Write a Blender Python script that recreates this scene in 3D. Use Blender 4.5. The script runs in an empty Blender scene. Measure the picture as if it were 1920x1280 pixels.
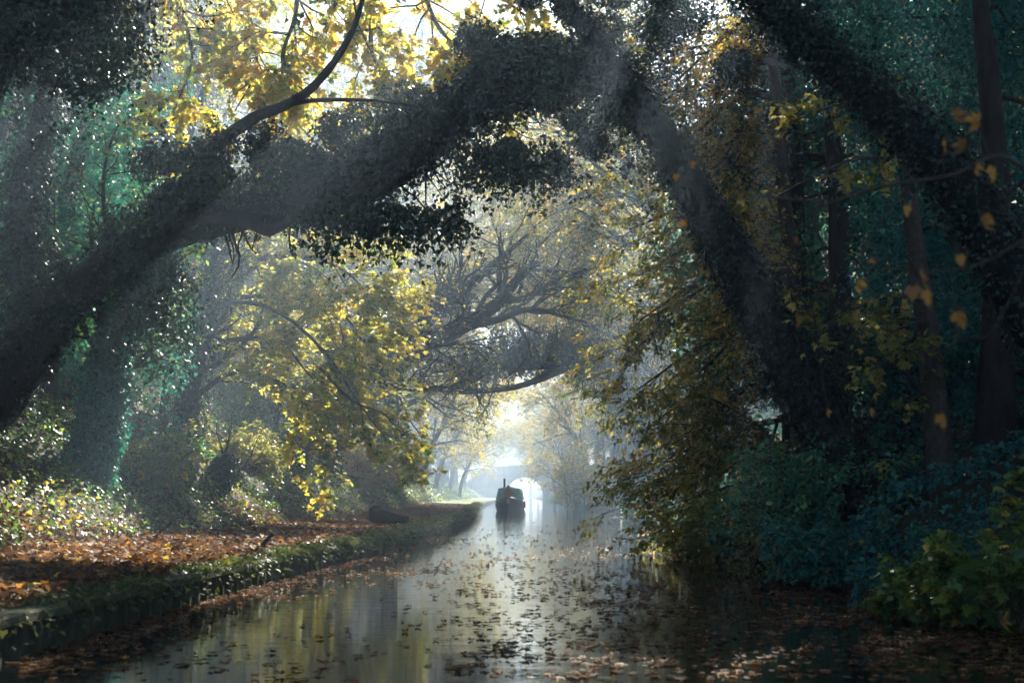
import bpy, math
import numpy as np
from mathutils import Vector, Matrix

rng = np.random.default_rng(11)
C = bpy.context.scene.collection
F = 2400.0; CAMH = 1.27; TH = math.atan(285 / F)

# ------------------------------------------------------------------ helpers
def P(u, v, d):
    """world point seen at photo pixel (u, v) at distance d along +Y"""
    a = (u - 960) / F; b = (640 - v) / F
    dy = math.cos(TH) - math.sin(TH) * b; dz = math.sin(TH) + math.cos(TH) * b
    return np.array([a * d / dy, d, CAMH + dz * d / dy])

def PG(u, v, z):
    """point of the plane z seen at pixel"""
    a = (u - 960) / F; b = (640 - v) / F
    dy = math.cos(TH) - math.sin(TH) * b; dz = math.sin(TH) + math.cos(TH) * b
    k = (z - CAMH) / dz
    return np.array([a * k, dy * k, z])

def nrmz(a):
    return a / np.maximum(np.linalg.norm(a, axis=-1, keepdims=True), 1e-9)

def rnd(*s): return rng.standard_normal(s)
def uni(a, b, *s): return rng.uniform(a, b, s)

class Geo:
    def __init__(s): s.v = []; s.f = []; s.t = []; s.m = []; s.n = 0
    def add(s, v, f, tint=None, mi=0):
        v = np.asarray(v, float).reshape(-1, 3); f = np.asarray(f, int)
        if len(f) == 0: return
        s.v.append(v); s.f.append(f + s.n); s.n += len(v)
        s.t.append(np.full(len(f), .5) if tint is None else np.asarray(tint, float))
        s.m.append(np.full(len(f), mi))
    def build(s, name, mats, parent=None, smooth=False, loc=None):
        me = bpy.data.meshes.new(name)
        v = np.concatenate(s.v)
        if loc is not None: v = v - np.asarray(loc)
        me.vertices.add(len(v)); me.vertices.foreach_set('co', v.astype(np.float32).ravel())
        tot = sum(f.size for f in s.f); nf = sum(len(f) for f in s.f)
        me.loops.add(tot); me.polygons.add(nf)
        me.loops.foreach_set('vertex_index', np.concatenate([f.ravel() for f in s.f]).astype(np.int32))
        k = np.concatenate([np.full(len(f), f.shape[1]) for f in s.f])
        st = np.concatenate([[0], np.cumsum(k)[:-1]])
        me.polygons.foreach_set('loop_start', st.astype(np.int32))
        me.polygons.foreach_set('material_index', np.concatenate(s.m).astype(np.int32))
        if smooth: me.polygons.foreach_set('use_smooth', np.ones(nf, bool))
        at = me.attributes.new('tint', 'FLOAT', 'FACE')
        at.data.foreach_set('value', np.concatenate(s.t).astype(np.float32))
        for m in (mats if isinstance(mats, (list, tuple)) else [mats]): me.materials.append(m)
        me.update(calc_edges=True)
        o = bpy.data.objects.new(name, me); C.objects.link(o)
        if parent is not None: o.parent = parent
        if loc is not None and parent is None: o.location = loc
        return o

def tag(o, label=None, cat=None, group=None, kind=None):
    if label: o['label'] = label
    if cat: o['category'] = cat
    if group: o['group'] = group
    if kind: o['kind'] = kind
    return o

def thing(name, label, cat, loc=(0, 0, 0), group=None, rz=0):
    o = bpy.data.objects.new(name, None); C.objects.link(o); o.location = loc
    o.rotation_euler = (0, 0, rz); o.empty_display_size = .3
    return tag(o, label, cat, group)

def copy_tree(root, loc, rz, sc, label, group, mats=None):
    r = root.copy(); C.objects.link(r); r.location = loc; r.rotation_euler = (0, 0, rz); r.scale = (sc,) * 3
    r['label'] = label; r['group'] = group
    for ch in list(root.children):
        c = ch.copy(); C.objects.link(c); c.parent = r
        if mats and ch.name.split('.')[0] == 'crown':
            c.material_slots[0].link = 'OBJECT'; c.material_slots[0].material = mats
    return r

# ------------------------------------------------------------------ materials
def new_mat(name):
    m = bpy.data.materials.new(name); m.use_nodes = True
    nt = m.node_tree; nt.nodes.clear()
    out = nt.nodes.new('ShaderNodeOutputMaterial')
    return m, nt, out

def ramp(nt, stops, fac=None):
    r = nt.nodes.new('ShaderNodeValToRGB'); e = r.color_ramp.elements
    while len(e) > 1: e.remove(e[0])
    e[0].position = stops[0][0]; e[0].color = (*stops[0][1], 1)
    for p, c in stops[1:]:
        q = e.new(p); q.color = (*c, 1)
    if fac is not None: nt.links.new(fac, r.inputs[0])
    return r

def leaf_mat(name, stops, trans=.45, rough=.45, spec=.5, tcol=1.3):
    m, nt, out = new_mat(name); L = nt.links.new
    at = nt.nodes.new('ShaderNodeAttribute'); at.attribute_name = 'tint'
    r = ramp(nt, stops, at.outputs['Fac'])
    p = nt.nodes.new('ShaderNodeBsdfPrincipled'); p.inputs['Roughness'].default_value = rough
    p.inputs['Specular IOR Level'].default_value = spec
    L(r.outputs[0], p.inputs['Base Color'])
    t = nt.nodes.new('ShaderNodeBsdfTranslucent')
    g = nt.nodes.new('ShaderNodeMix'); g.data_type = 'RGBA'; g.blend_type = 'MULTIPLY'; g.inputs[0].default_value = 1
    g.inputs[7].default_value = (tcol, tcol * .95, tcol * .6, 1)
    L(r.outputs[0], g.inputs[6]); L(g.outputs[2], t.inputs[0])
    x = nt.nodes.new('ShaderNodeMixShader'); x.inputs[0].default_value = trans
    L(p.outputs[0], x.inputs[1]); L(t.outputs[0], x.inputs[2]); L(x.outputs[0], out.inputs[0])
    return m

def surf_mat(name, stops, scale=3, rough=.85, bump=.5, detail=6, bdist=.05, spec=.3, stretch=None, wave=None):
    m, nt, out = new_mat(name); L = nt.links.new
    tc = nt.nodes.new('ShaderNodeTexCoord')
    mp = nt.nodes.new('ShaderNodeMapping'); mp.inputs['Scale'].default_value = stretch or (1, 1, 1)
    L(tc.outputs['Object'], mp.inputs[0])
    n = nt.nodes.new('ShaderNodeTexNoise'); n.inputs['Scale'].default_value = scale; n.inputs['Detail'].default_value = detail
    n.inputs['Roughness'].default_value = .65
    L(mp.outputs[0], n.inputs['Vector'])
    r = ramp(nt, stops, n.outputs[0])
    p = nt.nodes.new('ShaderNodeBsdfPrincipled'); p.inputs['Roughness'].default_value = rough
    p.inputs['Specular IOR Level'].default_value = spec
    L(r.outputs[0], p.inputs['Base Color'])
    b = nt.nodes.new('ShaderNodeBump'); b.inputs['Strength'].default_value = bump; b.inputs['Distance'].default_value = bdist
    L(n.outputs[0], b.inputs['Height']); L(b.outputs[0], p.inputs['Normal'])
    L(p.outputs[0], out.inputs[0])
    return m

M = {}
M['maple'] = leaf_mat('yellow_maple_leaf', [(0, (.09, .16, .03)), (.25, (.30, .36, .07)), (.5, (.62, .55, .12)), (.8, (.70, .50, .12)), (1, (.55, .24, .05))], .55, .5, .35, 1.3)
M['olive'] = leaf_mat('olive_leaf', [(0, (.06, .11, .03)), (.35, (.17, .19, .05)), (.6, (.40, .34, .08)), (.8, (.56, .40, .09)), (1, (.48, .22, .06))], .58, .45, .4, 1.3)
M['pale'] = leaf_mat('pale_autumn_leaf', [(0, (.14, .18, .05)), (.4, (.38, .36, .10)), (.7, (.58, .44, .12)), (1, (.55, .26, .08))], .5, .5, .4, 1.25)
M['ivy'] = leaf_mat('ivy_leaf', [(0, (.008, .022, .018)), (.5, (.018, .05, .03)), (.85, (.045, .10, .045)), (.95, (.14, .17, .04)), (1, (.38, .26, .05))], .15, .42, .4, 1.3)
M['tealivy'] = leaf_mat('ivy_leaf_teal_light', [(0, (.008, .085, .095)), (.5, (.018, .19, .195)), (.85, (.07, .28, .19)), (1, (.30, .30, .06))], .38, .45, .4, 1.2)  # ivy with the teal tint and side light put into its leaf colour
M['green'] = leaf_mat('green_leaf', [(0, (.03, .09, .03)), (.5, (.07, .17, .045)), (.85, (.20, .27, .05)), (1, (.50, .36, .05))], .45, .4, .5, 1.4)
M['tealgreen'] = leaf_mat('blue_green_shrub_leaf', [(0, (.03, .16, .11)), (.5, (.06, .28, .18)), (.8, (.16, .36, .14)), (1, (.45, .42, .08))], .4, .4, .5, 1.3)
M['litter'] = leaf_mat('fallen_leaf', [(0, (.055, .03, .02)), (.4, (.14, .07, .035)), (.7, (.26, .125, .05)), (.9, (.42, .22, .06)), (1, (.55, .40, .07))], .35, .6, .15, 1.4)
M['brown'] = leaf_mat('withered_leaf', [(0, (.14, .08, .045)), (.5, (.36, .19, .07)), (1, (.62, .33, .08))], .4, .6, .2, 1.3)
M['grass'] = leaf_mat('grass_blade', [(0, (.03, .055, .02)), (.5, (.075, .11, .035)), (1, (.30, .28, .10))], .4, .5, .4, 1.3)
M['bark'] = surf_mat('bark', [(.3, (.014, .012, .011)), (.7, (.055, .048, .04))], 6, .9, .9, 8, .06, .2, (1, 1, .35))
M['darkbark'] = surf_mat('shade_darkened_bark', [(.3, (.006, .006, .006)), (.7, (.022, .02, .018))], 6, .8, .9, 8, .06, .2, (1, 1, .35))  # bark darkened so the shade of backlit trunks sits in the colour
M['twig'] = surf_mat('twig_bark', [(.3, (.03, .025, .02)), (.7, (.09, .075, .06))], 14, .85, .3, 3)
M['soil'] = surf_mat('bank_soil', [(.3, (.02, .02, .012)), (.55, (.045, .04, .02)), (.75, (.05, .07, .025))], 2.2, .95, 1, 8, .15)
M['path'] = surf_mat('leafy_path_soil', [(.3, (.04, .025, .015)), (.5, (.10, .055, .028)), (.7, (.18, .09, .035))], 9, .9, 1, 8, .05)
M['lawn'] = surf_mat('short_grass', [(.3, (.10, .15, .03)), (.7, (.24, .28, .07))], 5, .9, .8, 8, .06)
M['piling'] = surf_mat('weathered_piling', [(.3, (.02, .03, .018)), (.6, (.06, .07, .035)), (.8, (.10, .09, .06))], 12, .8, .7, 6, .02, .4, (1, 1, .2))
M['coping'] = surf_mat('mossy_coping', [(.3, (.05, .055, .035)), (.7, (.16, .17, .10))], 9, .9, .8, 6, .03)
M['black'] = surf_mat('black_log_bark', [(.3, (.012, .011, .011)), (.7, (.03, .027, .026))], 7, .75, .6, 7, .04)
M['cutwood'] = surf_mat('cut_wood', [(.3, (.05, .04, .03)), (.7, (.11, .085, .06))], 20, .85, .4)
M['post'] = surf_mat('grey_post_wood', [(.3, (.10, .085, .06)), (.7, (.26, .22, .15))], 14, .85, .5, 6, .02, .3, (1, 1, .2))
M['hull'] = surf_mat('navy_hull_paint', [(.4, (.016, .026, .08)), (.7, (.024, .04, .11))], 3, .4, .1, 3, .01, .5)
M['canvas'] = surf_mat('teal_canvas', [(.35, (.02, .20, .23)), (.7, (.03, .27, .30))], 3, .75, .5, 4, .04)
M['redcanvas'] = surf_mat('brown_canvas_panel', [(.35, (.16, .07, .05)), (.7, (.24, .11, .08))], 3, .8, .3, 4, .03)
M['cabin'] = surf_mat('green_cabin_paint', [(.4, (.012, .06, .06)), (.7, (.02, .09, .085))], 3, .35, .1)
M['iron'] = surf_mat('black_iron', [(.4, (.015, .015, .017)), (.7, (.04, .04, .04))], 8, .5, .2)
M['rope'] = surf_mat('rope', [(.4, (.3, .27, .2)), (.7, (.45, .4, .3))], 40, .9, .3)
M['winglass'] = surf_mat('dark_window_glass', [(.4, (.01, .012, .014)), (.7, (.02, .022, .025))], 2, .08, 0, 2, .01, .5)

def brick_mat():
    m, nt, out = new_mat('weathered_brick'); L = nt.links.new
    tc = nt.nodes.new('ShaderNodeTexCoord')
    sx = nt.nodes.new('ShaderNodeSeparateXYZ'); L(tc.outputs['Object'], sx.inputs[0])
    ad = nt.nodes.new('ShaderNodeMath'); L(sx.outputs[0], ad.inputs[0]); L(sx.outputs[1], ad.inputs[1])
    cb = nt.nodes.new('ShaderNodeCombineXYZ'); L(ad.outputs[0], cb.inputs[0]); L(sx.outputs[2], cb.inputs[1])
    b = nt.nodes.new('ShaderNodeTexBrick'); L(cb.outputs[0], b.inputs['Vector'])
    b.inputs['Scale'].default_value = 1; b.inputs['Brick Width'].default_value = .24; b.inputs['Row Height'].default_value = .08
    b.inputs['Mortar Size'].default_value = .008
    b.inputs['Color1'].default_value = (.23, .10, .06, 1); b.inputs['Color2'].default_value = (.30, .16, .10, 1); b.inputs['Mortar'].default_value = (.28, .25, .2, 1)
    n = nt.nodes.new('ShaderNodeTexNoise'); n.inputs['Scale'].default_value = .9; n.inputs['Detail'].default_value = 8
    L(tc.outputs['Object'], n.inputs[0])
    r = ramp(nt, [(.35, (.35, .35, .33)), (.65, (1, 1, 1))], n.outputs[0])
    x = nt.nodes.new('ShaderNodeMix'); x.data_type = 'RGBA'; x.blend_type = 'MULTIPLY'; x.inputs[0].default_value = .8
    L(b.outputs[0], x.inputs[6]); L(r.outputs[0], x.inputs[7])
    p = nt.nodes.new('ShaderNodeBsdfPrincipled'); p.inputs['Roughness'].default_value = .9
    bu = nt.nodes.new('ShaderNodeBump'); bu.inputs['Strength'].default_value = .6; bu.inputs['Distance'].default_value = .02
    L(b.outputs['Fac'], bu.inputs['Height']); bu.invert = True
    L(bu.outputs[0], p.inputs['Normal']); L(x.outputs[2], p.inputs['Base Color']); L(p.outputs[0], out.inputs[0])
    return m
M['brick'] = brick_mat()

def water_mat():
    m, nt, out = new_mat('canal_water'); L = nt.links.new
    tc = nt.nodes.new('ShaderNodeTexCoord')
    def noise(sc, stretch, det):
        mp = nt.nodes.new('ShaderNodeMapping'); mp.inputs['Scale'].default_value = stretch; L(tc.outputs['Object'], mp.inputs[0])
        n = nt.nodes.new('ShaderNodeTexNoise'); n.inputs['Scale'].default_value = sc; n.inputs['Detail'].default_value = det
        L(mp.outputs[0], n.inputs[0]); return n
    n1 = noise(1.0, (.5, 3.0, 1), 4); n2 = noise(.12, (1, 1, 1), 2); n3 = noise(5, (.6, 3.5, 1), 3)
    r = ramp(nt, [(.38, (0, 0, 0)), (.62, (1, 1, 1))], n2.outputs[0])
    mu = nt.nodes.new('ShaderNodeMath'); mu.operation = 'MULTIPLY'; L(n1.outputs[0], mu.inputs[0]); L(r.outputs[0], mu.inputs[1])
    m3 = nt.nodes.new('ShaderNodeMath'); m3.operation = 'MULTIPLY_ADD'; L(n3.outputs[0], m3.inputs[0]); m3.inputs[1].default_value = .12; L(mu.outputs[0], m3.inputs[2])
    b = nt.nodes.new('ShaderNodeBump'); b.inputs['Strength'].default_value = .5; b.inputs['Distance'].default_value = .014
    L(m3.outputs[0], b.inputs['Height'])
    p = nt.nodes.new('ShaderNodeBsdfPrincipled'); p.inputs['Base Color'].default_value = (.012, .016, .014, 1)
    p.inputs['Roughness'].default_value = .035; p.inputs['IOR'].default_value = 1.33; p.inputs['Specular IOR Level'].default_value = .5
    L(b.outputs[0], p.inputs['Normal']); L(p.outputs[0], out.inputs[0])
    return m
M['water'] = water_mat()

# ------------------------------------------------------------------ leaf templates (x side, y along, z normal)
KITE = (np.array([(0, 0, 0), (.36, .42, .10), (0, 1, -.08), (-.36, .42, .10)]), np.array([(0, 1, 2), (0, 2, 3)]))
def fan(outline, c=(0, .35, .04)):
    right = list(outline)
    pts = [c] + [right[0]] + right[1:] + [(-x, y, z) for x, y, z in reversed(right[1:-1])]
    n = len(pts) - 1
    return np.array(pts, float), np.array([(0, 1 + i, 1 + (i + 1) % n) for i in range(n)])
MAPLE = fan([(0, .05, 0), (.16, -.06, 0), (.44, -.16, -.08), (.40, .06, 0), (.60, .12, -.03), (.78, .40, -.12), (.55, .43, 0), (.30, .48, .03), (.42, .70, -.04), (.20, .72, .02), (.14, .86, -.02), (0, 1.05, -.14)])
IVY = fan([(0, .04, 0), (.40, -.08, -.05), (.50, .30, -.06), (.26, .46, .02), (0, 1, -.08)])
CURL = fan([(0, .05, 0), (.16, -.06, .1), (.30, -.16, .25), (.28, .06, .12), (.40, .12, .22), (.46, .40, .32), (.34, .43, .15), (.2, .48, .05), (.30, .70, .2), (.14, .72, .1), (0, 1.0, .35)])

def put(geo, tmpl, pos, d, n, size, tint, mi=0, curl=(-.8, 3.2)):
    V, T = tmpl; N = len(pos)
    if N == 0: return
    d = nrmz(d); n = nrmz(n - (n * d).sum(-1, keepdims=True) * d + 1e-6); s = np.cross(d, n)
    size = np.broadcast_to(np.asarray(size, float), (N,))[:, None, None]
    wx = uni(.6, 1.1, N)[:, None, None]; cz = uni(curl[0], curl[1], N)[:, None, None]; sk = (rnd(N) * .15)[:, None, None]
    w = pos[:, None, :] + size * ((V[None, :, 0:1] * wx + sk * V[None, :, 1:2] ** 2) * s[:, None, :] + V[None, :, 1:2] * d[:, None, :] + V[None, :, 2:3] * cz * n[:, None, :])
    f = T[None] + (np.arange(N) * len(V))[:, None, None]
    geo.add(w.reshape(-1, 3), f.reshape(-1, 3), np.repeat(np.broadcast_to(tint, (N,)), len(T)), mi)

def tubes(geo, poly, rad, sides=3, mi=0, knob=0.0):
    poly = np.asarray(poly, float); rad = np.asarray(rad, float)
    if poly.ndim == 2: poly = poly[None]; rad = rad[None]
    Mn, S, _ = poly.shape
    t = nrmz(np.gradient(poly, axis=1))
    ref = np.where(np.abs(t[:, :1, 2:3]) < .85, np.array([0, 0, 1.]), np.array([1., 0, 0])); ref = np.broadcast_to(ref, t.shape)
    a = nrmz(np.cross(t, ref)); b = np.cross(t, a)
    th = np.arange(sides) * 2 * math.pi / sides
    rr = rad[:, :, None, None] * (1 + (knob * rng.standard_normal((Mn, S, sides, 1)) if knob else 0))
    v = poly[:, :, None, :] + rr * (np.cos(th)[None, None, :, None] * a[:, :, None, :] + np.sin(th)[None, None, :, None] * b[:, :, None, :])
    i = np.arange(S - 1)[:, None]; j = np.arange(sides)[None]
    q = np.stack([i * sides + j, i * sides + (j + 1) % sides, (i + 1) * sides + (j + 1) % sides, (i + 1) * sides + j], -1).reshape(-1, 4)
    f = q[None] + (np.arange(Mn) * S * sides)[:, None, None]
    geo.add(v.reshape(-1, 3), f.reshape(-1, 4), None, mi)
    # closed ends
    if Mn < 40:
        for m_ in range(Mn):
            base = m_ * S * sides
            vv = v[m_].reshape(-1, 3)
            geo.add(vv[:sides], [list(range(sides))], None, mi); geo.add(vv[-sides:], [list(range(sides))], None, mi)

def smooth_poly(pts, n, rads=None):
    pts = np.asarray(pts, float); k = len(pts)
    q = np.vstack([2 * pts[0] - pts[1], pts, 2 * pts[-1] - pts[-2]])
    ts = np.linspace(0, k - 1, n); out = []
    for t in ts:
        i = min(int(t), k - 2); u = t - i; p0, p1, p2, p3 = q[i:i + 4]
        out.append(.5 * (2 * p1 + (p2 - p0) * u + (2 * p0 - 5 * p1 + 4 * p2 - p3) * u * u + (3 * p1 - p0 - 3 * p2 + p3) * u ** 3))
    out = np.array(out)
    if rads is None: return out
    return out, np.interp(ts, np.arange(k), rads)

def grow(poly, rad, n, ln, ang=(.5, 1.1), bias=(0, 0, .1), seg=6, t0=.25, t1=1.0, wig=.22, rk=.55, rmin=.004, side=None):
    """n children on each parent polyline (M,S,3)"""
    Mn, S, _ = poly.shape
    t = uni(t0, t1, Mn, n) * (S - 1); i = np.minimum(t.astype(int), S - 2); u = (t - i)[..., None]
    m = np.arange(Mn)[:, None]
    o = poly[m, i] * (1 - u) + poly[m, i + 1] * u
    tan = nrmz(poly[m, i + 1] - poly[m, i]); r = rad[m, i] * (1 - u[..., 0]) + rad[m, i + 1] * u[..., 0]
    o = o.reshape(-1, 3); tan = tan.reshape(-1, 3); r = r.ravel(); K = len(o)
    per = rnd(K, 3)
    if side is not None: per = per * np.asarray(side)
    per = nrmz(per - (per * tan).sum(-1, keepdims=True) * tan + 1e-6)
    a = uni(ang[0], ang[1], K)[:, None]
    d = nrmz(tan * np.cos(a) + per * np.sin(a) + np.asarray(bias))
    L = uni(ln[0], ln[1], K) / (seg - 1)
    out = np.zeros((K, seg, 3)); out[:, 0] = o
    for s in range(1, seg):
        d = nrmz(d + rnd(K, 3) * wig + np.asarray(bias) * .35)
        out[:, s] = out[:, s - 1] + d * L[:, None]
    r0 = np.maximum(r * rk, rmin)
    rr = r0[:, None] * np.linspace(1, .3, seg)[None]; rr = np.maximum(rr, rmin * .6)
    return out, rr

def leaf_sprays(gl, poly, K, tmpl, size, tint_mu=.5, tint_sd=.25, droop=.35, flat=.45, jit=.05, t0=.15, mi=0):
    """K leaves along each twig; broad faces mostly up, in layers"""
    Mn, S, _ = poly.shape
    t = uni(t0, 1, Mn, K) * (S - 1); i = np.minimum(t.astype(int), S - 2); u = (t - i)[..., None]
    m = np.arange(Mn)[:, None]
    o = (poly[m, i] * (1 - u) + poly[m, i + 1] * u).reshape(-1, 3)
    tan = nrmz(poly[m, i + 1] - poly[m, i]).reshape(-1, 3); N = len(o)
    sd = nrmz(np.cross(tan, np.array([0, 0, 1.])) + 1e-4) * np.where(rng.random(N) < .5, -1, 1)[:, None]
    d = nrmz(tan * .7 + sd * uni(.3, 1.1, N)[:, None] + rnd(N, 3) * .25 + np.array([0, 0, -1.]) * droop)
    n = nrmz(np.array([0, 0, 1.]) + rnd(N, 3) * flat)
    s = size * uni(.6, 1.2, N)
    tw = np.repeat(rnd(Mn) * tint_sd * .7, K)
    put(gl, tmpl, o + rnd(N, 3) * jit, d, n, s, np.clip(tint_mu + tw + rnd(N) * tint_sd * .7, 0, 1), mi)

def clumps(gl, cen, rad, per, tmpl, size, tint_mu=.4, tint_sd=.22, sq=.8, hang=.35, mi=0, fill=.35):
    """leafy masses: leaves on lumpy shells with hanging ends"""
    cen = np.asarray(cen, float).reshape(-1, 3); rad = np.broadcast_to(rad, (len(cen),))
    N = len(cen) * per
    dr = nrmz(rnd(N, 3)); c = np.repeat(cen, per, 0); r = np.repeat(rad, per)
    rr = r * (1 - fill * rng.random(N) ** 1.5 + .22 * rnd(N) * .6)
    pos = c + dr * rr[:, None] * np.array([1, 1, sq]); pos[:, 2] -= np.abs(rnd(N)) * r * hang * .4
    n = nrmz(dr + rnd(N, 3) * .5 + np.array([0, 0, .35])); d = nrmz(rnd(N, 3) * .7 + np.array([0, 0, -.8]) + dr * .3)
    put(gl, tmpl, pos, d, n, size * uni(.55, 1.2, N), np.clip(tint_mu + np.repeat(rnd(len(cen)) * tint_sd * .8, per) + rnd(N) * tint_sd * .6, 0, 1), mi)

def ivy_sleeve(gl, poly, rad, N, tmpl, size, thick=.25, tint_mu=.35, tint_sd=.2, top=0.0, mi=0, t0=0, t1=1):
    S = len(poly); t = uni(t0, t1, N) * (S - 1); i = np.minimum(t.astype(int), S - 2); u = (t - i)[:, None]
    o = poly[i] * (1 - u) + poly[i + 1] * u; tan = nrmz(poly[i + 1] - poly[i]); r = rad[i]
    pr = rnd(N, 3) + np.array([0, 0, top]); pr = nrmz(pr - (pr * tan).sum(-1, keepdims=True) * tan)
    lump = .5 + .5 * np.sin(t * 2.1) * np.sin(t * 5.3 + pr[:, 0] * 3)
    up = 1 + top * np.clip(pr[:, 2], 0, 1) * 1.6
    pos = o + pr * (r + thick * up * rng.random(N) ** .7 * (.5 + lump))[:, None] + rnd(N, 3) * .03
    put(gl, tmpl, pos, rnd(N, 3) * .6 + np.array([0, 0, -1.]) + pr * .4, pr + rnd(N, 3) * .55 + np.array([0, 0, .2]), size * uni(.6, 1.2, N),
        np.clip(tint_mu + rnd(N) * tint_sd, 0, 1), mi)

def strands(gl, gt, org, ln, per, tmpl, size, tint_mu=.3, tint_sd=.2, spread=.10):
    """hanging ivy shoots"""
    K = len(org); seg = 6
    ds = nrmz(rnd(K, 3) * .35 + np.array([0, 0, -1.])); L = uni(ln[0], ln[1], K) / (seg - 1)
    out = np.zeros((K, seg, 3)); out[:, 0] = org
    for s in range(1, seg):
        ds = nrmz(ds + rnd(K, 3) * .22 + np.array([0, 0, -.15])); out[:, s] = out[:, s - 1] + ds * L[:, None]
    tubes(gt, out, np.full((K, seg), .005), 3)
    t = uni(0, 1, K, per) * (seg - 1); i = np.minimum(t.astype(int), seg - 2); u = (t - i)[..., None]; m = np.arange(K)[:, None]
    o = (out[m, i] * (1 - u) + out[m, i + 1] * u).reshape(-1, 3); N = len(o)
    put(gl, tmpl, o + rnd(N, 3) * spread, rnd(N, 3) * .5 + np.array([0, 0, -1.]), rnd(N, 3) * .7 + np.array([0, -.4, .3]), size * uni(.6, 1.2, N), np.clip(tint_mu + rnd(N) * tint_sd, 0, 1))

# ------------------------------------------------------------------ canal edges
le = [PG(u, v, 0) for u, v in [(60, 1225), (200, 1180), (460, 1102), (700, 1040), (800, 1008), (885, 969)]]
LY = np.array([-60, 0] + [p[1] for p in le] + [110, 150, 200, 254, 300, 600, 900])
LX = np.array([-5.5, -4.6] + [p[0] for p in le] + [-2.9, -3.0, -2.2, -1.27, -1.2, -1.2, -1.2])
RY = np.array([-60, 0, 12.2, 17, 22.6, 36, 61, 92, 112, 150, 254, 300, 600, 900])
RX = np.array([5.4, 5.4, 5.2, 4.4, 4.2, 4.9, 5.8, 7.4, 6.3, 6.6, 6.2, 6.2, 6.2, 6.2])
def LE(y): return np.interp(y, LY, LX)
def RE(y): return np.interp(y, RY, RX)
PW = 3.5    # towpath width
def lump(x, y):
    return .5 * np.sin(x * .9 + 1.3 * np.sin(y * .37)) * np.sin(y * .61 + .7) + .25 * np.sin(x * 2.3 + y * 1.1) + .15 * np.sin(y * 3.1 + x * 1.7)
def zbank_left(off, y):
    """height at distance off outside the path"""
    k = np.clip(off, 0, None)
    far = np.clip((np.asarray(y, float) - 85) / 60, 0, 1)
    slope = .85 - .35 * far
    h = .42 + np.minimum(k * slope, 6.5 - 2.5 * far) + .03 * np.clip(k - 8, 0, 200)
    return h + lump(off, y) * np.clip(k / 2, 0, 1) * .5
def zbank_right(off, y):
    k = np.clip(off, 0, None)
    return .12 + np.minimum(k * .75, 6) + .03 * np.clip(k - 8, 0, 200) + lump(off + 5, y) * np.clip(k / 2, 0, 1) * .4

def gz_left(x, y): return float(zbank_left(LE(y) - PW - x, y))
# ground, water, banks
def grid_mesh(name, X, Y, Z, mat, kind='structure'):
    n, m = X.shape; g = Geo()
    i = np.arange(n - 1)[:, None]; j = np.arange(m - 1)[None]
    q = np.stack([i * m + j, i * m + j + 1, (i + 1) * m + j + 1, (i + 1) * m + j], -1).reshape(-1, 4)
    g.add(np.stack([X, Y, Z], -1), q)
    o = g.build(name, mat, smooth=True); o['kind'] = kind; return o

def sheet(name, x0, x1, y0, y1, z, mat):
    return grid_mesh(name, np.array([[x0, x1], [x0, x1]], float), np.array([[y0, y0], [y1, y1]], float), np.full((2, 2), float(z)), mat)
sheet('ground', -1500, 1500, -300, 3000, -1.3, M['soil'])
sheet('water', -8, 10.5, -60, 420, 0, M['water'])
sheet('far_bank', -60, 60, 410, 900, .3, M['lawn'])

ys = np.concatenate([np.arange(-60, 10, 2), np.arange(10, 120, .8), np.arange(120, 300, 3), np.arange(300, 901, 40)]).astype(float)
def strip(name, side, offs, zf, mat):
    Y = np.repeat(ys[:, None], len(offs), 1); O = np.repeat(np.array(offs, float)[None], len(ys), 0)
    if side < 0: X = LE(Y) - O
    else: X = RE(Y) + O
    return grid_mesh(name, X, Y, zf(O, Y), mat)
strip('towpath', -1, [.04, .3, .8, 1.4, 2.2, 3.0, PW, PW + .3], lambda o, y: .34 + .1 * (o / PW) + .02 * np.sin(y * 1.7 + o * 2), M['path'])
offl = [0, .4, .8, 1.2, 1.6, 2, 2.5, 3, 3.5, 4, 5, 6, 7, 8, 10, 13, 18, 30, 80, 300]
strip('left_bank', -1, [PW + o for o in offl], lambda o, y: zbank_left(o - PW, y) - .02, M['soil'])
strip('right_bank', 1, [0, .01, .3, .6, 1, 1.4, 1.8, 2.4, 3, 3.6, 4.5, 5.5, 7, 8, 10, 13, 18, 30, 80, 300], lambda o, y: np.where(o < .005, -1.2, zbank_right(o, y)), M['soil'])
# sunlit grass verge beside the moored boat
yy = ys[(ys > 84) & (ys < 245)]
Y = np.repeat(yy[:, None], 4, 1); O = np.repeat(np.array([.2, 1.6, 3.4, 5.0])[None], len(yy), 0)
grid_mesh('grass_verge', LE(Y) - O, Y, .40 + .1 * O / PW + np.where(O > 3.6, .35, 0), M['lawn'])

# canal edging: vertical corrugated piling with a coping
edge = thing('canal_edging', 'weathered vertical piling with mossy coping along the towpath edge', 'retaining wall', (0, 0, 0))
g = Geo(); yv = np.arange(2, 245, .09); xv = LE(yv)
zz = np.where((np.arange(len(yv)) % 4) < 2, .0, .05)
top = .31 + .0 * yv
a = np.stack([xv + zz, yv, np.full_like(yv, -.4)], -1); b = np.stack([xv + zz, yv, top], -1)
n = len(yv); i = np.arange(n - 1)
g.add(np.vstack([a, b]), np.stack([i, i + 1, i + 1 + n, i + n], -1)); g.build('piling', M['piling'], edge)
g = Geo(); yv = np.arange(2, 245, .8); xv = LE(yv); n = len(yv); w = .012 * rnd(n)
prof = [(.09, .27), (.09, .335), (.07, .35), (-.16, .352), (-.16, .27)]
V = np.concatenate([np.stack([xv + px + w, yv, np.full(n, pz) + w * .6], -1) for px, pz in prof]); i = np.arange(n - 1)
for k in range(5):
    k2 = (k + 1) % 5; g.add(V, np.stack([i + k * n, i + 1 + k * n, i + 1 + k2 * n, i + k2 * n], -1))
g.build('coping', M['coping'], edge)

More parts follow.
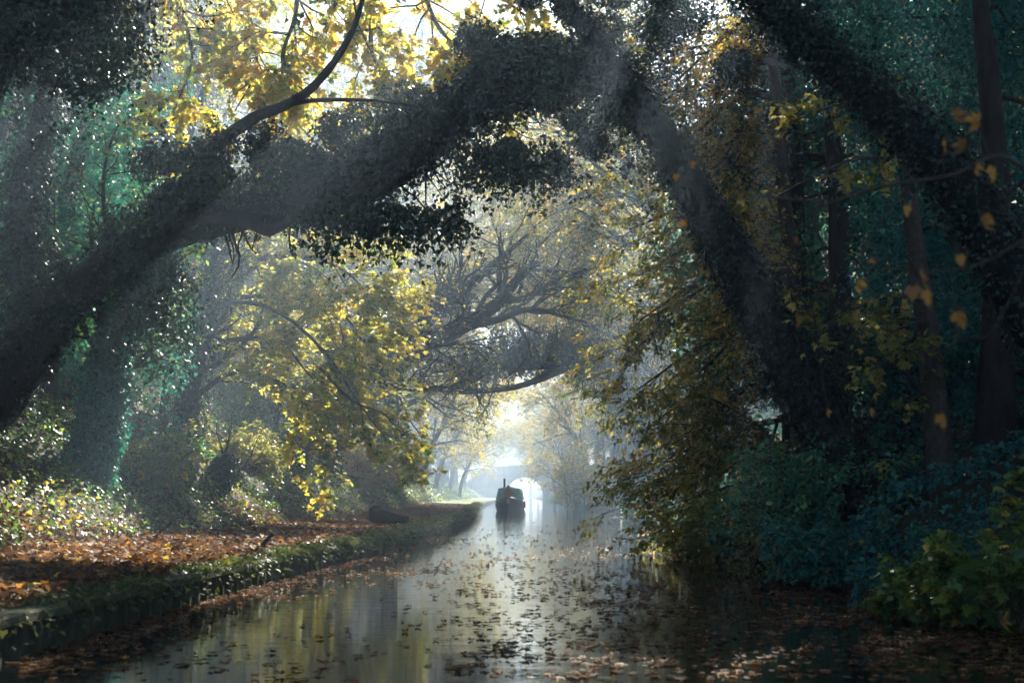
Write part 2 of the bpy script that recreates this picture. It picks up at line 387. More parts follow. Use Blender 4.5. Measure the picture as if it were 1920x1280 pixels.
# ------------------------------------------------------------------ narrowboat
def box(g, x0, x1, y0, y1, z0, z1, mi=0):
    v = [(x, y, z) for z in (z0, z1) for x, y in ((x0, y0), (x1, y0), (x1, y1), (x0, y1))]
    g.add(v, [(0, 3, 2, 1), (4, 5, 6, 7), (0, 1, 5, 4), (1, 2, 6, 5), (2, 3, 7, 6), (3, 0, 4, 7)], None, mi)
def loft(g, secs, closed=False, mi=0):
    secs = np.asarray(secs, float); S, K, _ = secs.shape; i = np.arange(S - 1)[:, None]; j = np.arange(K if closed else K - 1)[None]
    g.add(secs.reshape(-1, 3), np.stack([i * K + j, i * K + (j + 1) % K, (i + 1) * K + (j + 1) % K, (i + 1) * K + j], -1).reshape(-1, 4), None, mi)

bow = PG(953, 958, 0)
boat = thing('narrowboat', 'dark narrowboat with teal canvas bow cover moored at the left bank', 'boat', (bow[0], bow[1], 0), None, math.radians(-1.4))
g = Geo(); secs = []
for y, w, zt in [(0, .05, 1.02), (.25, .32, .98), (.7, .66, .9), (1.3, .9, .82), (2.2, 1.02, .76), (3.4, 1.04, .72), (8, 1.04, .70), (14, 1.04, .70), (16.5, 1.0, .76), (17.6, .7, .84), (18.2, .1, .88)]:
    rake = .25 if y < .5 else 0
    secs.append([(-w * .0, y + rake, -.35), (-w * .75, y + rake, -.3), (-w * .92, y + rake * .6, .05), (-w, y, .35), (-w * 1.0, y, zt), (-w * .9, y, zt + .03), (-w * .86, y, zt - .06), (w * .86, y, zt - .06),
                 (w * .9, y, zt + .03), (w, y, zt), (w, y, .35), (w * .92, y + rake * .6, .05), (w * .75, y + rake, -.3)])
loft(g, secs, True); g.add(secs[0], [list(range(13))]); g.add(secs[-1], [list(range(13))])
hull = g.build('hull', M['hull'], boat, smooth=False)
g = Geo()
for z in (.42, .62):
    for s in (-1, 1):
        tubes(g, smooth_poly([(s * .06, -.01, z + .3), (s * .68, .7, z + .15), (s * .93, 1.3, z + .05), (s * 1.05, 2.4, z), (s * 1.07, 8, z - .02), (s * 1.07, 14, z - .02)], 20), np.full(20, .022), 6)
g.build('rubbing_strake', M['iron'], hull)
# cratch cover: peaked canvas over the bow deck
g = Geo()
def cratch(y, w, zb, zs, zp, wt):
    return [(-w, y, zb), (-(w + wt) / 2 - .02, y, (zb + zs) / 2), (-wt, y, zs), (-wt * .5, y, (zs + zp) / 2 - .02), (0, y, zp), (wt * .5, y, (zs + zp) / 2 - .02), (wt, y, zs), ((w + wt) / 2 + .02, y, (zb + zs) / 2), (w, y, zb)]
secs = [cratch(.75, .50, .90, .95, 1.0, .3), cratch(1.1, .80, .84, 1.15, 1.38, .45), cratch(1.6, .96, .80, 1.62, 1.80, .72), cratch(1.8, .98, .78, 1.66, 1.85, .78), cratch(2.6, 1.0, .76, 1.62, 1.80, .80), cratch(3.5, 1.0, .75, 1.64, 1.78, .80)]
loft(g, secs); g.add(secs[0], [list(range(9))])
cov = g.build('cratch_cover', M['canvas'], boat)
g = Geo()   # brown front flap lying on the sloping canvas
fl = np.array([(-.30, .80, .99), (.14, .80, .99), (.34, 1.06, 1.18), (.22, 1.40, 1.56), (.02, 1.585, 1.84), (-.10, 1.585, 1.82), (-.36, 1.12, 1.26)]) + np.array([0, -.09, .05])
g.add(np.vstack([fl, fl + np.array([0, .03, -.01])]), [list(range(7))]); g.add(np.vstack([fl, fl + np.array([0, .03, -.01])]), [(i, (i + 1) % 7, (i + 1) % 7 + 7, i + 7) for i in range(7)])
g.build('front_flap', M['redcanvas'], cov)
g = Geo()
for x in (-.72, .72): tubes(g, [(x, 1.7, 1.67), (x * 1.28, 1.7, .84)], [.015, .015], 5)
tubes(g, [(0, 1.6, 1.88), (0, 3.5, 1.81)], [.02, .02], 6); g.build('seam_piping', M['canvas'], cov)
g = Geo()
cs = lambda y, e=0: [(-.92 - e, y, .68), (-.78 - e, y, 1.62), (-.66, y, 1.70), (0, y, 1.75), (.66, y, 1.70), (.78 + e, y, 1.62), (.92 + e, y, .68)]
loft(g, [cs(3.5), cs(15.8)]); g.add(cs(3.5), [list(range(7))]); g.add(cs(15.8), [list(range(7))])
cab = g.build('cabin', M['cabin'], boat)
for s in (-1, 1):
    for y in (5, 7.4, 9.8, 12.2):
        g = Geo(); x = s * .865
        v = np.array([(x - .02 * s, y, 1.0), (x - .02 * s, y + .9, 1.0), (x - .07 * s, y + .9, 1.4), (x - .07 * s, y, 1.4)]) + np.array([s * .035, 0, 0])
        g.add(np.vstack([v, v - np.array([s * .05, 0, 0])]), [(0, 1, 2, 3), (4, 5, 6, 7), (0, 1, 5, 4), (1, 2, 6, 5), (2, 3, 7, 6), (3, 0, 4, 7)])
        g.build('window', M['winglass'], cab)
g = Geo(); tubes(g, [(-.42, 4.6, 1.68), (-.42, 4.6, 2.35)], [.085, .08], 12); tubes(g, [(-.42, 4.6, 2.35), (-.42, 4.6, 2.40)], [.105, .105], 12)
g.build('chimney', M['iron'], boat)
g = Geo(); box(g, -.12, .12, -.06, .14, 1.0, 1.05); tubes(g, [(0, -.1, .95), (0, -.1, .55)], [.1, .06], 8); g.build('bow_fender', M['rope'], boat)
g = Geo(); tubes(g, smooth_poly([(0, 17.4, .9), (0, 17.5, 1.25), (0, 16.9, 1.35), (0, 16.4, 1.38)], 10), np.full(10, .025), 6); g.build('tiller', M['iron'], boat)
g = Geo()
for y in (6.0,):
    g = Geo(); tubes(g, [(1.1, y, .65), (1.12, y, .18)], [.07, .07], 8); g.build('side_fender', M['iron'], boat)
g = Geo(); tubes(g, smooth_poly([(-.55, .75, .92), (-1.0, .1, .75), (-1.6, -.7, .50)], 8), np.full(8, .012), 5); g.build('mooring_line', M['rope'], boat)

# ------------------------------------------------------------------ bridge
bc = (PG(949, 937, 0)[0] + PG(1018, 937, 0)[0]) / 2; BY = 250.0; hw = 3.55
bridge = thing('canal_bridge', 'hazy brick humpback bridge with a single round arch beyond the boat', 'bridge', (bc, BY, 0))
def bridge_face(y):
    th = np.linspace(math.pi, 0, 21); ar = np.stack([hw * np.cos(th), 1.1 + 3.3 * np.sin(th)], -1)
    inner = np.vstack([[-hw, -.5], ar, [hw, -.5]])
    xs = inner[:, 0]; outer = np.stack([np.interp(np.arange(len(xs)), [0, 5, 17, 22], [-13, -5.5, 5.5, 14]), np.zeros(len(xs))], -1)
    outer[:, 1] = 6.6 - .012 * outer[:, 0] ** 2; outer[0, 1] = -.5; outer[-1, 1] = -.5
    outer[1, 1] = 3.2; outer[-2, 1] = 3.2
    return np.stack([inner[:, 0], np.full(len(xs), y), inner[:, 1]], -1), np.stack([outer[:, 0], np.full(len(xs), y), outer[:, 1]], -1)
g = Geo(); i1, o1 = bridge_face(0); i2, o2 = bridge_face(6.0)
loft(g, [o1, i1]); loft(g, [i1, i2]); loft(g, [i2, o2]); loft(g, [o2, o1])
g.build('arch_wall', M['brick'], bridge)
g = Geo(); th = np.linspace(math.pi, 0, 25)
loft(g, [np.stack([(hw + e) * np.cos(th), np.full(25, yv_), 1.1 + (3.3 + e) * np.sin(th)], -1) for e, yv_ in ((.004, .01), (.004, -.06), (.45, -.06), (.45, .01))]); g.build('arch_ring', M['brick'], bridge)
g = Geo(); xx = np.linspace(-13, 14, 20); zt = 6.6 - .012 * xx ** 2
for y0 in (-.12, 5.5):
    loft(g, [np.stack([xx, np.full(20, y), zt + z], -1) for y, z in ((y0, -.02), (y0, .20), (y0 + .6, .20), (y0 + .6, -.02))])
g.build('parapet_coping', M['coping'], bridge)
g = Geo(); box(g, -9.6, -hw - .35, -9, -.35, -.5, 4.6); box(g, -9.7, -hw - .25, -9.1, -.35, 4.6, 4.8); g.build('wing_wall', M['brick'], bridge)

# ------------------------------------------------------------------ towpath furniture
lp = P(728, 971, 41); lz = .40
lp = PG(728, 984, .41)
log = thing('fallen_log', 'large black tapering log lying on the leafy towpath', 'log', (lp[0], lp[1], .42))
g = Geo(); pl, rd = smooth_poly([(-.50, .1, .24), (-.38, .08, .25), (-.05, .02, .20), (.28, -.05, .14), (.42, -.08, .12), (.54, -.10, .115)], 18, [.20, .27, .23, .155, .115, .13])
tubes(g, pl, rd, 14, 0, .045); g.build('log_body', M['black'], log, smooth=True)
g = Geo(); tubes(g, [(-.515, .1, .24), (-.50, .1, .24)], [.17, .19], 14); g.build('cut_end', M['cutwood'], log)
def post(u, v, z, h, lean, label, r=.045):
    p = PG(u, v, z); g = Geo(); tubes(g, [(0, 0, -.3), (lean * .3, 0, h * .5), (lean, 0, h)], [r, r, r * .85], 8, 0, .05)
    o = g.build('mooring_post', M['post'], None); o.location = p; tag(o, label, 'post'); return o
post(466, 1100, 0.0, .33, .0, 'pale stubby post standing at the corner of the canal edging')
post(712, 1038, 0.0, .30, .02, 'small wooden stake in the water beside the black log')
pp = PG(480, 1032, .38); g = Geo(); tubes(g, [(0, 0, -.1), (.13, 0, .12), (.26, .02, .27)], [.035, .035, .03], 7, 0, .06)
o = g.build('leaning_stake', M['black']); o.location = pp; tag(o, 'short dark stake leaning out of the fallen leaves by the canal edge', 'stake')

# ------------------------------------------------------------------ ground cover (stuff)
def bank_cover():
    gi = Geo(); gg = Geo()
    for (y0, y1, dens, sz) in ((10, 30, 190, .085), (30, 55, 110, .10), (55, 95, 55, .13), (95, 240, 14, .22)):
        W = 9.5; N = int((y1 - y0) * W * dens)
        y = uni(y0, y1, N); off = W * rng.random(N) ** .9; x = LE(y) - PW - off
        mound = .5 + .5 * np.sin(y * 1.35 + 1.2 * np.sin(off * .9)) * np.sin(off * 1.6 + y * .5)
        h = (.08 + .5 * mound * np.clip(off / 1.5, .15, 1)) * rng.random(N) ** .6
        z = zbank_left(off, y) + h
        n = np.stack([np.full(N, .55), np.full(N, -.2), np.full(N, .8)], -1) + rnd(N, 3) * .45
        d = np.stack([np.full(N, .7), np.full(N, -.1), np.full(N, -.4)], -1) + rnd(N, 3) * .7
        t = np.clip(.55 + .25 * np.sin(y * .8 + off) * np.sin(y * .23) + rnd(N) * .22, 0, 1)
        put(gi, IVY if y0 < 30 else KITE, np.stack([x, y, z], -1), d, n, sz * uni(.6, 1.25, N), t)
    o = gi.build('ground_cover', M['green']); tag(o, 'ivy and low green plants covering the left bank slope', 'ground cover', kind='stuff')
    gi = Geo()
    for (y0, y1, dens, sz) in ((9, 30, 150, .09), (30, 60, 90, .11), (60, 240, 16, .2)):
        W = 8.; N = int((y1 - y0) * W * dens); y = uni(y0, y1, N); off = W * rng.random(N); x = RE(y) + off - .25
        z = zbank_right(off, y) + .5 * rng.random(N) ** .7 * (.6 + .4 * np.sin(y * 1.9) * np.sin(off * 2)) - .03
        put(gi, IVY if y0 < 30 else KITE, np.stack([x, y, z], -1), rnd(N, 3) * .6 + np.array([-.5, -.2, -.4]), rnd(N, 3) * .5 + np.array([-.5, -.2, .8]), sz * uni(.6, 1.2, N), np.clip(.4 + rnd(N) * .25, 0, 1))
    o = gi.build('undergrowth', M['tealivy']); tag(o, 'dark ivy undergrowth on the right bank under the trees', 'undergrowth', kind='stuff')
bank_cover()

def grass_fringe():
    g = Geo(); N = 60000
    y = 9 + 100 * rng.random(N) ** 1.1; tuft = np.clip(.5 + .7 * np.sin(y * 2.3) * np.sin(y * .71 + 1), 0, 1)
    kp = rng.random(N) < .05 + .95 * tuft * np.clip((y - 14) / 12, .15, 1); y = y[kp]; tuft = tuft[kp]; N = len(y)
    off = -.10 + .50 * rng.random(N) ** 1.5; x = LE(y) - off
    L = (.035 + .2 * tuft ** 1.6) * uni(.5, 1.2, N) * (1 + .01 * y); w = .008 + .00025 * y
    base = np.stack([x, y, np.full(N, .34) - .0 * y], -1)
    d = nrmz(np.stack([uni(-.2, 1.1, N), rnd(N) * .5, uni(.25, 1.0, N)], -1))
    sd = nrmz(np.cross(d, rnd(N, 3))) * w[:, None]
    p1 = base + d * L[:, None] * .55; p2 = p1 + nrmz(d + np.array([.8, 0, -1.1])) * L[:, None] * .55
    v = np.stack([base - sd, base + sd, p1 + sd * .8, p2, p1 - sd * .8], 1); f = np.arange(N)[:, None, None] * 5 + np.array([[0, 1, 2], [0, 2, 4], [4, 2, 3]])[None]
    g.add(v.reshape(-1, 3), f.reshape(-1, 3), np.repeat(np.clip(.45 + .3 * rnd(N) * .7, 0, 1), 3))
    N = 15000; y = 9 + 75 * rng.random(N); off = -.14 + .7 * rng.random(N) ** 1.2
    hang = np.clip(-off / .14, 0, 1)
    z = .35 + .09 * rng.random(N) * (.5 + .5 * np.sin(y * 1.7)) - hang * .28 * rng.random(N)
    put(g, IVY, np.stack([LE(y) - off + hang * .1, y, z], -1), rnd(N, 3) * .6 + np.array([.6, -.1, -.6]), rnd(N, 3) * .5 + np.array([.6, -.3, .6]), (.05 + .0007 * y) * uni(.6, 1.3, N), np.clip(.3 + rnd(N) * .2, 0, 1))
    o = g.build('grass_fringe', M['grass']); tag(o, 'grass and small weeds hanging over the canal edge', 'grass', kind='stuff')
grass_fringe()

def litter():
    g = Geo(); N = 120000
    y = 8 + 95 * rng.random(N) ** 1.45; off = .15 + (PW + .9) * rng.random(N) ** .85; x = LE(y) - off
    keep = rng.random(N) < np.clip(.55 + off * .6, 0, 1); x, y, off = x[keep], y[keep], off[keep]; N = len(x)
    z = .36 + .1 * off / PW + .05 * rng.random(N) + np.clip(off - PW, 0, 2) * .7
    put(g, KITE, np.stack([x, y, z], -1), rnd(N, 3) * np.array([1, 1, .35]), rnd(N, 3) * .42 + np.array([0, 0, 1.]), uni(.05, .11, N) * (1 + .005 * y), np.clip(.22 + .12 * np.sin(x * 1.7 + np.sin(y * .9)) * np.sin(y * .6) + rnd(N) * .2, 0, 1), 0, (-.5, 2))
    N = 5000; y = 9 + 30 * rng.random(N); off = .2 + (PW + .4) * rng.random(N)
    put(g, MAPLE, np.stack([LE(y) - off, y, .42 + .1 * off / PW + .03 * rng.random(N)], -1), rnd(N, 3) * np.array([1, 1, .3]), rnd(N, 3) * .35 + np.array([0, 0, 1.]), uni(.06, .11, N), np.clip(.38 + rnd(N) * .28, 0, 1), 0, (-.5, 1.5))
    o = g.build('leaf_litter', M['litter']); tag(o, 'deep brown and orange fallen leaves covering the towpath', 'fallen leaves', kind='stuff')
litter()

def floating():
    N = 90000; u = uni(40, 1940, N); v = 945 + 330 * rng.random(N) ** .75
    a = (u - 960) / F; b = (640 - v) / F; dy = math.cos(TH) - math.sin(TH) * b; dz = math.sin(TH) + math.cos(TH) * b
    k = -CAMH / dz; x = a * k; y = dy * k
    inside = (x > LE(y) + .05) & (x < RE(y) - .02) & (y < 120)
    # boat footprint kept clear
    inside &= ~((y > bow[1] - .5) & (x > -3) & (x < .6))
    dl = x - LE(y); dr = RE(y) - x
    cl = np.sin(x * 1.9 + 1.7 * np.sin(y * .8)) * np.sin(y * 1.3 + .9 * np.sin(x * 1.1)) + .6 * np.sin(x * 5.1 + y * 2.0) * np.sin(y * 3.7 - x)
    den = .05 + .17 * np.clip(cl, 0, 1.4) ** 1.3
    den *= np.where((u < 850) & (v > 1085), .25, 1) * np.where((v > 1120) & (u < 1080), .45, 1)
    den += .75 * np.exp(-dl / .28) + .09 * np.clip((u - 1080) / 250, 0, 1) * (.1 + .9 * np.clip(cl + .1, 0, 1)) * np.clip((1260 - v) / 150, .25, 1)
    den *= np.clip((v - 955) / 45, .10, 1) * .95 * np.interp(v, [990, 1040, 1100, 1150, 1280], [1.6, 2.1, 1.7, 1.0, .6])
    k = inside & (rng.random(N) < den); x, y = x[k], y[k]; N = len(x)
    s = uni(.045, .09, N) * (1 + .004 * y); t = np.clip(.30 + rnd(N) * .24, 0, 1)
    pos = np.stack([x, y, np.full(N, .006)], -1); d = rnd(N, 3) * np.array([1, 1, .0]); n = rnd(N, 3) * .12 + np.array([0, 0, 1.])
    order = np.argsort(y); big = order[:300]; rest = order[300:]
    protos = []
    for q in range(5):
        g = Geo(); put(g, CURL if q % 2 else MAPLE, np.zeros((1, 3)), np.array([[0, 1., 0]]), np.array([[0, 0, 1.]]), 1, np.array([.1 + .17 * q]), 0, (.25 + .2 * q, .5 + .25 * q)); protos.append(g)
    first = []
    for q, i in enumerate(big):
        k = q % 5
        if q < 5:
            o = protos[k].build('floating_leaf', M['litter']); first.append(o)
        else:
            o = first[k].copy(); C.objects.link(o)
        o.location = (x[i], y[i], .012); o.scale = (s[i],) * 3; o.rotation_euler = (uni(-.1, .1), uni(-.1, .1), uni(0, 6.28))
        tag(o, 'single brown fallen leaf floating on the near canal water', 'leaf', 'fallen leaves floating on the near water')
    g = Geo(); h = rest[rng.random(len(rest)) < .5]; h2 = np.setdiff1d(rest, h)
    put(g, CURL, pos[h], d[h], n[h], s[h], t[h], 0, (.15, .7)); put(g, CURL, pos[h2], d[h2], n[h2], s[h2], t[h2], 0, (.4, 1.2))
    N2 = 800; y2 = 9 + 70 * rng.random(N2) ** 1.3; 
    rr = rng.random(N2); x2 = np.where(rr < .4, LE(y2) + .04 + .3 * rng.random(N2) ** 2, RE(y2) - 1.6 * rng.random(N2) ** 1.2)
    put(g, MAPLE, np.stack([x2, y2, np.full(N2, .008)], -1), rnd(N2, 3) * np.array([1, 1, 0]), rnd(N2, 3) * .12 + np.array([0, 0, 1.]), uni(.05, .11, N2), np.clip(.4 + rnd(N2) * .25, 0, 1), 0, (-.3, .5))
    o = g.build('floating_leaves', M['litter']); tag(o, 'thousands of brown fallen leaves drifting on the canal farther off', 'leaves', kind='stuff')
floating()

# ------------------------------------------------------------------ hero trees
def limb(pts, r, n=None):
    return smooth_poly([P(*p) for p in pts], n or 6 * len(pts), r)

def hero(name, label, limbs, bark='bark', base=None):
    """limbs: list of (points, radii, sides). returns empty, list of (poly, rad)"""
    L = [(limb(p, r) if not isinstance(p, np.ndarray) else smooth_poly(p, 30, r)) for p, r in limbs]
    b = base if base is not None else L[0][0][0]
    e = thing(name, label, 'tree', tuple(b))
    return e, L, np.asarray(b, float)

def finish(e, b, gt, gl=None, gi=None, lm='maple', im='ivy', tm='bark'):
    def mk(g, nm, m, sm=False):
        if g is None or not g.v: return
        o = g.build(nm, M[m], None, smooth=sm); o.parent = e; o.location = (-b[0], -b[1], -b[2])
    mk(gt, 'trunk', tm, True); mk(gl, 'crown', lm); mk(gi, 'ivy', im)

def stack(polys, S=10):
    """resample (poly, rad) list into arrays"""
    A = []; R = []
    for p, r in polys:
        t = np.linspace(0, len(p) - 1, S); k = np.arange(len(p))
        A.append(np.stack([np.interp(t, k, p[:, c]) for c in range(3)], -1)); R.append(np.interp(t, k, r))
    return np.array(A), np.array(R)

# 1. great leaning ivy tree, left
e, L, b = hero('leaning_ivy_tree', 'huge dark ivy-clad tree leaning from the left bank right over the canal',
  [([(-330, 1010, 23), (-120, 860, 23), (30, 700, 23), (110, 580, 23), (250, 470, 23), (400, 408, 22.5), (560, 388, 22), (690, 352, 22), (800, 270, 21.5), (900, 200, 21), (1010, 160, 21), (1120, 130, 21)], [.68, .56, .45, .39, .36, .34, .30, .27, .23, .19, .15, .09]),
   ([(330, 400, 22.5), (390, 290, 22), (470, 225, 21.5), (540, 195, 21), (600, 150, 21), (660, 60, 21), (690, -40, 21)], [.26, .12, .10, .085, .07, .05, .04]),
   ([(470, 225, 21.5), (560, 192, 21), (680, 188, 20), (790, 200, 19.5)], [.06, .045, .03, .015]),
   ([(400, 412, 22), (460, 412, 21.5), (505, 432, 21), (552, 408, 20.6)], [.14, .13, .10, .07]),
   ([(680, 360, 22), (790, 300, 23), (870, 230, 24), (960, 200, 24), (1060, 190, 24)], [.25, .2, .16, .12, .06]),
   ([(60, 660, 23), (60, 520, 24), (30, 380, 24), (80, 200, 24), (60, 0, 24)], [.3, .24, .2, .16, .1])])
gt = Geo(); gi = Geo()
for p, r in L: tubes(gt, p, r, 14 if r[0] > .2 else 8, 0, .05)
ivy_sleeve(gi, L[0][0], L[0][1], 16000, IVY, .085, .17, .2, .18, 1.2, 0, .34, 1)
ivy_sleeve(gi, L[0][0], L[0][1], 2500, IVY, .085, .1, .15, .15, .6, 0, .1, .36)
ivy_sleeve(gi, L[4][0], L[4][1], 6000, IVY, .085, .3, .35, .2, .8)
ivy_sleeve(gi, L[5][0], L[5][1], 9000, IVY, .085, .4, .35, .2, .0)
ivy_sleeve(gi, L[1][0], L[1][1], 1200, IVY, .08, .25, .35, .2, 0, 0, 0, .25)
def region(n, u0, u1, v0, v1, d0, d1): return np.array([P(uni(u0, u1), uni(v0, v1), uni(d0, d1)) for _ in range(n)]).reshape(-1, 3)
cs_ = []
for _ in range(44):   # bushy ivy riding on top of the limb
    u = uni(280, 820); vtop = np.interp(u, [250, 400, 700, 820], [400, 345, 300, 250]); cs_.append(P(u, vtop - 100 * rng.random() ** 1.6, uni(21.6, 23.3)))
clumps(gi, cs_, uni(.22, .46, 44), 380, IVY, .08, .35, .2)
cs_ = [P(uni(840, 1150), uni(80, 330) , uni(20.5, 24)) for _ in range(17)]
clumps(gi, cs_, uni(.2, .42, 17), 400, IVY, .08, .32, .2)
br, rr = grow(*stack([L[0]]), 60, (.5, 1.4), (.8, 1.5), (0, 0, -.25), 6, .45, .85, .25, .12, .006)
tubes(gt, br, rr, 4)
sp = np.array([P(uni(590, 870), uni(375, 400), uni(20.8, 22.5)) for _ in range(75)])
strands(gi, gi, sp, (.35, 1.25), 34, IVY, .10, .25, .15, .12)
sp = np.array([P(uni(235, 340), uni(470, 520), uni(21, 22.5)) for _ in range(50)]); strands(gi, gi, sp, (.8, 2.2), 70, IVY, .08, .3, .18, .12)
sp = np.array([P(uni(860, 1060), uni(250, 320), uni(20.8, 22.5)) for _ in range(50)]); strands(gi, gi, sp, (.3, .9), 50, IVY, .085, .28, .15, .13)
finish(e, b, gt, None, gi, tm='darkbark')

# 2. leaning ivy trunk, right
e, L, b = hero('leaning_ivy_tree', 'thick dark ivy-clad trunk leaning left across the middle right of the view',
  [([(1690, 1010, 19), (1610, 900, 19), (1530, 770, 19.3), (1460, 650, 19.6), (1400, 530, 20), (1340, 430, 20.3), (1270, 310, 20.6), (1200, 190, 21), (1130, 90, 21), (1040, -20, 21)], [.46, .40, .37, .35, .33, .31, .29, .25, .2, .12]),
   ([(1210, 210, 21), (1100, 150, 22), (980, 110, 23), (860, 60, 23)], [.16, .13, .1, .05])])
gt = Geo(); gi = Geo()
for p, r in L: tubes(gt, p, r, 14, 0, .05)
ivy_sleeve(gi, L[0][0], L[0][1], 7500, IVY, .08, .10, .05, .12); ivy_sleeve(gi, L[1][0], L[1][1], 6000, IVY, .08, .35, .3, .18)  # trunk leaves take the darkest tints, shade put into their colour
cs_ = np.vstack([region(22, 900, 1250, -30, 170, 20.5, 23), region(7, 1180, 1400, -20, 130, 21, 23)])
clumps(gi, cs_, uni(.25, .45, 29), 430, IVY, .08, .32, .2); finish(e, b, gt, None, gi, tm='darkbark')

# 3. second leaning trunk, far right top
e, L, b = hero('leaning_ivy_tree', 'blue-green ivy-covered trunk slanting down through the upper right corner',
  [([(2150, 900, 13), (2010, 700, 13), (1900, 530, 13), (1840, 410, 13), (1760, 310, 13.2), (1670, 215, 13.5), (1560, 120, 13.8), (1470, 40, 14), (1380, -40, 14)], [.32, .29, .27, .25, .23, .21, .19, .16, .13])])
gt = Geo(); gi = Geo(); tubes(gt, *L[0], 12, 0, .05)
ivy_sleeve(gi, L[0][0], L[0][1], 7000, IVY, .062, .11, .08, .15, .5); finish(e, b, gt, None, gi, im='ivy', tm='darkbark')  # darkest leaf tints again, backlit shade carried by the colour

# 4. yellow maple bough hanging from above, upper left
bx = LE(27.) - PW - 3.5
e, L, b = hero('yellow_maple_tree', 'bright yellow maple bough hanging into the top left of the view', [
   (np.array([(bx, 27, zbank_left(3.5, 27) - .3), (bx + .6, 26.5, 8), (bx + 2, 26.5, 11.5), (bx + 4.2, 26.5, 13.2), (bx + 7, 26.5, 13.6), (bx + 10.5, 26.5, 13.2)]), [.26, .2, .15, .11, .07, .03]),
   ([(300, -130, 27), (340, 20, 27), (360, 110, 26.5), (330, 200, 26)], [.07, .05, .03, .012]),
   ([(430, -130, 27), (470, 40, 26.5), (480, 130, 26), (440, 210, 25.5)], [.07, .05, .03, .012]),
   ([(560, -130, 27), (555, 20, 26), (530, 120, 25.5), (600, 200, 25)], [.07, .05, .03, .012]),
   ([(650, -130, 26.5), (690, 20, 26), (700, 110, 25.5), (730, 210, 25)], [.07, .05, .03, .012]),
   ([(760, -130, 26.5), (800, 0, 26), (830, 60, 25.5), (880, 110, 25)], [.07, .05, .03, .012]),
   ([(860, -130, 26.5), (930, -20, 26), (1000, 40, 26), (1070, 80, 26)], [.06, .04, .02, .01])])
gt = Geo(); gl = Geo()
for p, r in L: tubes(gt, p, r, 8)
l1, r1 = grow(*stack(L[1:]), 17, (.9, 2.0), (.5, 1.2), (.15, 0, -.05), 6, .15, 1, .2, .5, .006, (1, 1, .6)); tubes(gt, l1, r1, 4)
l2, r2 = grow(l1, r1, 7, (.35, .8), (.4, 1.1), (0, 0, -.1), 5, .2, 1, .2, .6, .005); tubes(gt, l2, r2, 3)
leaf_sprays(gl, l2, 19, MAPLE, .115, .45, .22, .5, .55, .04); finish(e, b, gt, gl, None, 'maple', tm='twig')

# 5. yellow green layered boughs, left middle
bx = LE(36.) - PW - 5
e, L, b = hero('yellow_green_maple_tree', 'sunlit yellow-green maple spreading layered boughs from the left bank', [
   (np.array([(bx, 40, zbank_left(5, 40) - .3), (bx + .3, 39, 6), (bx + .6, 38, 9), (bx + 1.5, 37, 12), (bx + 2.5, 36, 14)]), [.25, .2, .16, .12, .08]),
   ([(330, 560, 38), (420, 500, 36), (540, 480, 34), (630, 500, 33), (690, 545, 32.5)], [.14, .09, .06, .04, .02]),
   ([(330, 600, 38), (430, 560, 36), (560, 560, 34), (640, 590, 33), (670, 620, 33)], [.12, .08, .05, .03, .02]),
   ([(320, 680, 37), (420, 640, 35), (520, 640, 34), (570, 690, 33), (600, 730, 32)], [.12, .08, .05, .03, .02]),
   ([(330, 480, 38), (430, 430, 36), (520, 430, 35), (600, 470, 34)], [.1, .07, .05, .02]),
   ([(330, 780, 36), (430, 700, 35), (530, 720, 34), (580, 770, 33), (610, 820, 32)], [.1, .07, .05, .03, .02]),
   ([(340, 720, 37), (440, 660, 35), (500, 600, 34), (620, 550, 33), (700, 565, 33)], [.1, .07, .05, .03, .02])])
gt = Geo(); gl = Geo()
for p, r in L: tubes(gt, p, r, 9, 0, .03)
l1, r1 = grow(*stack(L[1:], 12), 20, (1.0, 2.4), (.5, 1.2), (.2, 0, .0), 7, .15, 1, .16, .5, .009, (1, 1, .5)); tubes(gt, l1, r1, 4)
l2, r2 = grow(l1, r1, 8, (.4, 1.0), (.4, 1.0), (.1, 0, -.05), 5, .2, 1, .15, .6, .006, (1, 1, .35)); tubes(gt, l2, r2, 3)
leaf_sprays(gl, l2, 22, MAPLE, .11, .36, .2, .3, .35, .06); finish(e, b, gt, gl, None, 'maple', tm='twig')

# 6. olive beech wall leaning in from the right bank
bx = RE(34.) + 4
e, L, b = hero('olive_beech_tree', 'olive and gold beech sweeping dense drooping boughs over the right of the canal', [
   (np.array([(bx, 36, zbank_right(4, 36) - .3), (bx - .4, 35, 5), (bx - .8, 34, 9), (bx - 1.5, 33, 13), (bx - 2.5, 32, 16)]), [.4, .34, .27, .2, .1])] + [
   ([(u0, v0, d0), ((u0 + u1) / 2 + 10, (v0 + v1) / 2 - 35, (d0 + d1) / 2), (u1, v1, d1)], [.10, .06, .02]) for u0, v0, d0, u1, v1, d1 in [
     (1480, 380, 33, 1180, 430, 31), (1480, 430, 33, 1190, 520, 30), (1480, 480, 33, 1200, 600, 29), (1480, 540, 33, 1180, 660, 29), (1480, 600, 32, 1195, 730, 28),
     (1480, 660, 32, 1230, 790, 27), (1480, 720, 31, 1255, 860, 26), (1480, 780, 30, 1280, 910, 25), (1480, 830, 29, 1310, 930, 24), (1480, 330, 33, 1230, 330, 32), (1460, 250, 33, 1220, 270, 32),
     (1480, 700, 28, 1310, 810, 24), (1480, 600, 28, 1310, 700, 25), (1480, 500, 29, 1290, 560, 27), (1470, 380, 30, 1280, 430, 29), (1480, 850, 27, 1380, 940, 22), (1440, 250, 31, 1320, 300, 30)]])
gt = Geo(); gl = Geo()
for p, r in L: tubes(gt, p, r, 8, 0, .03)
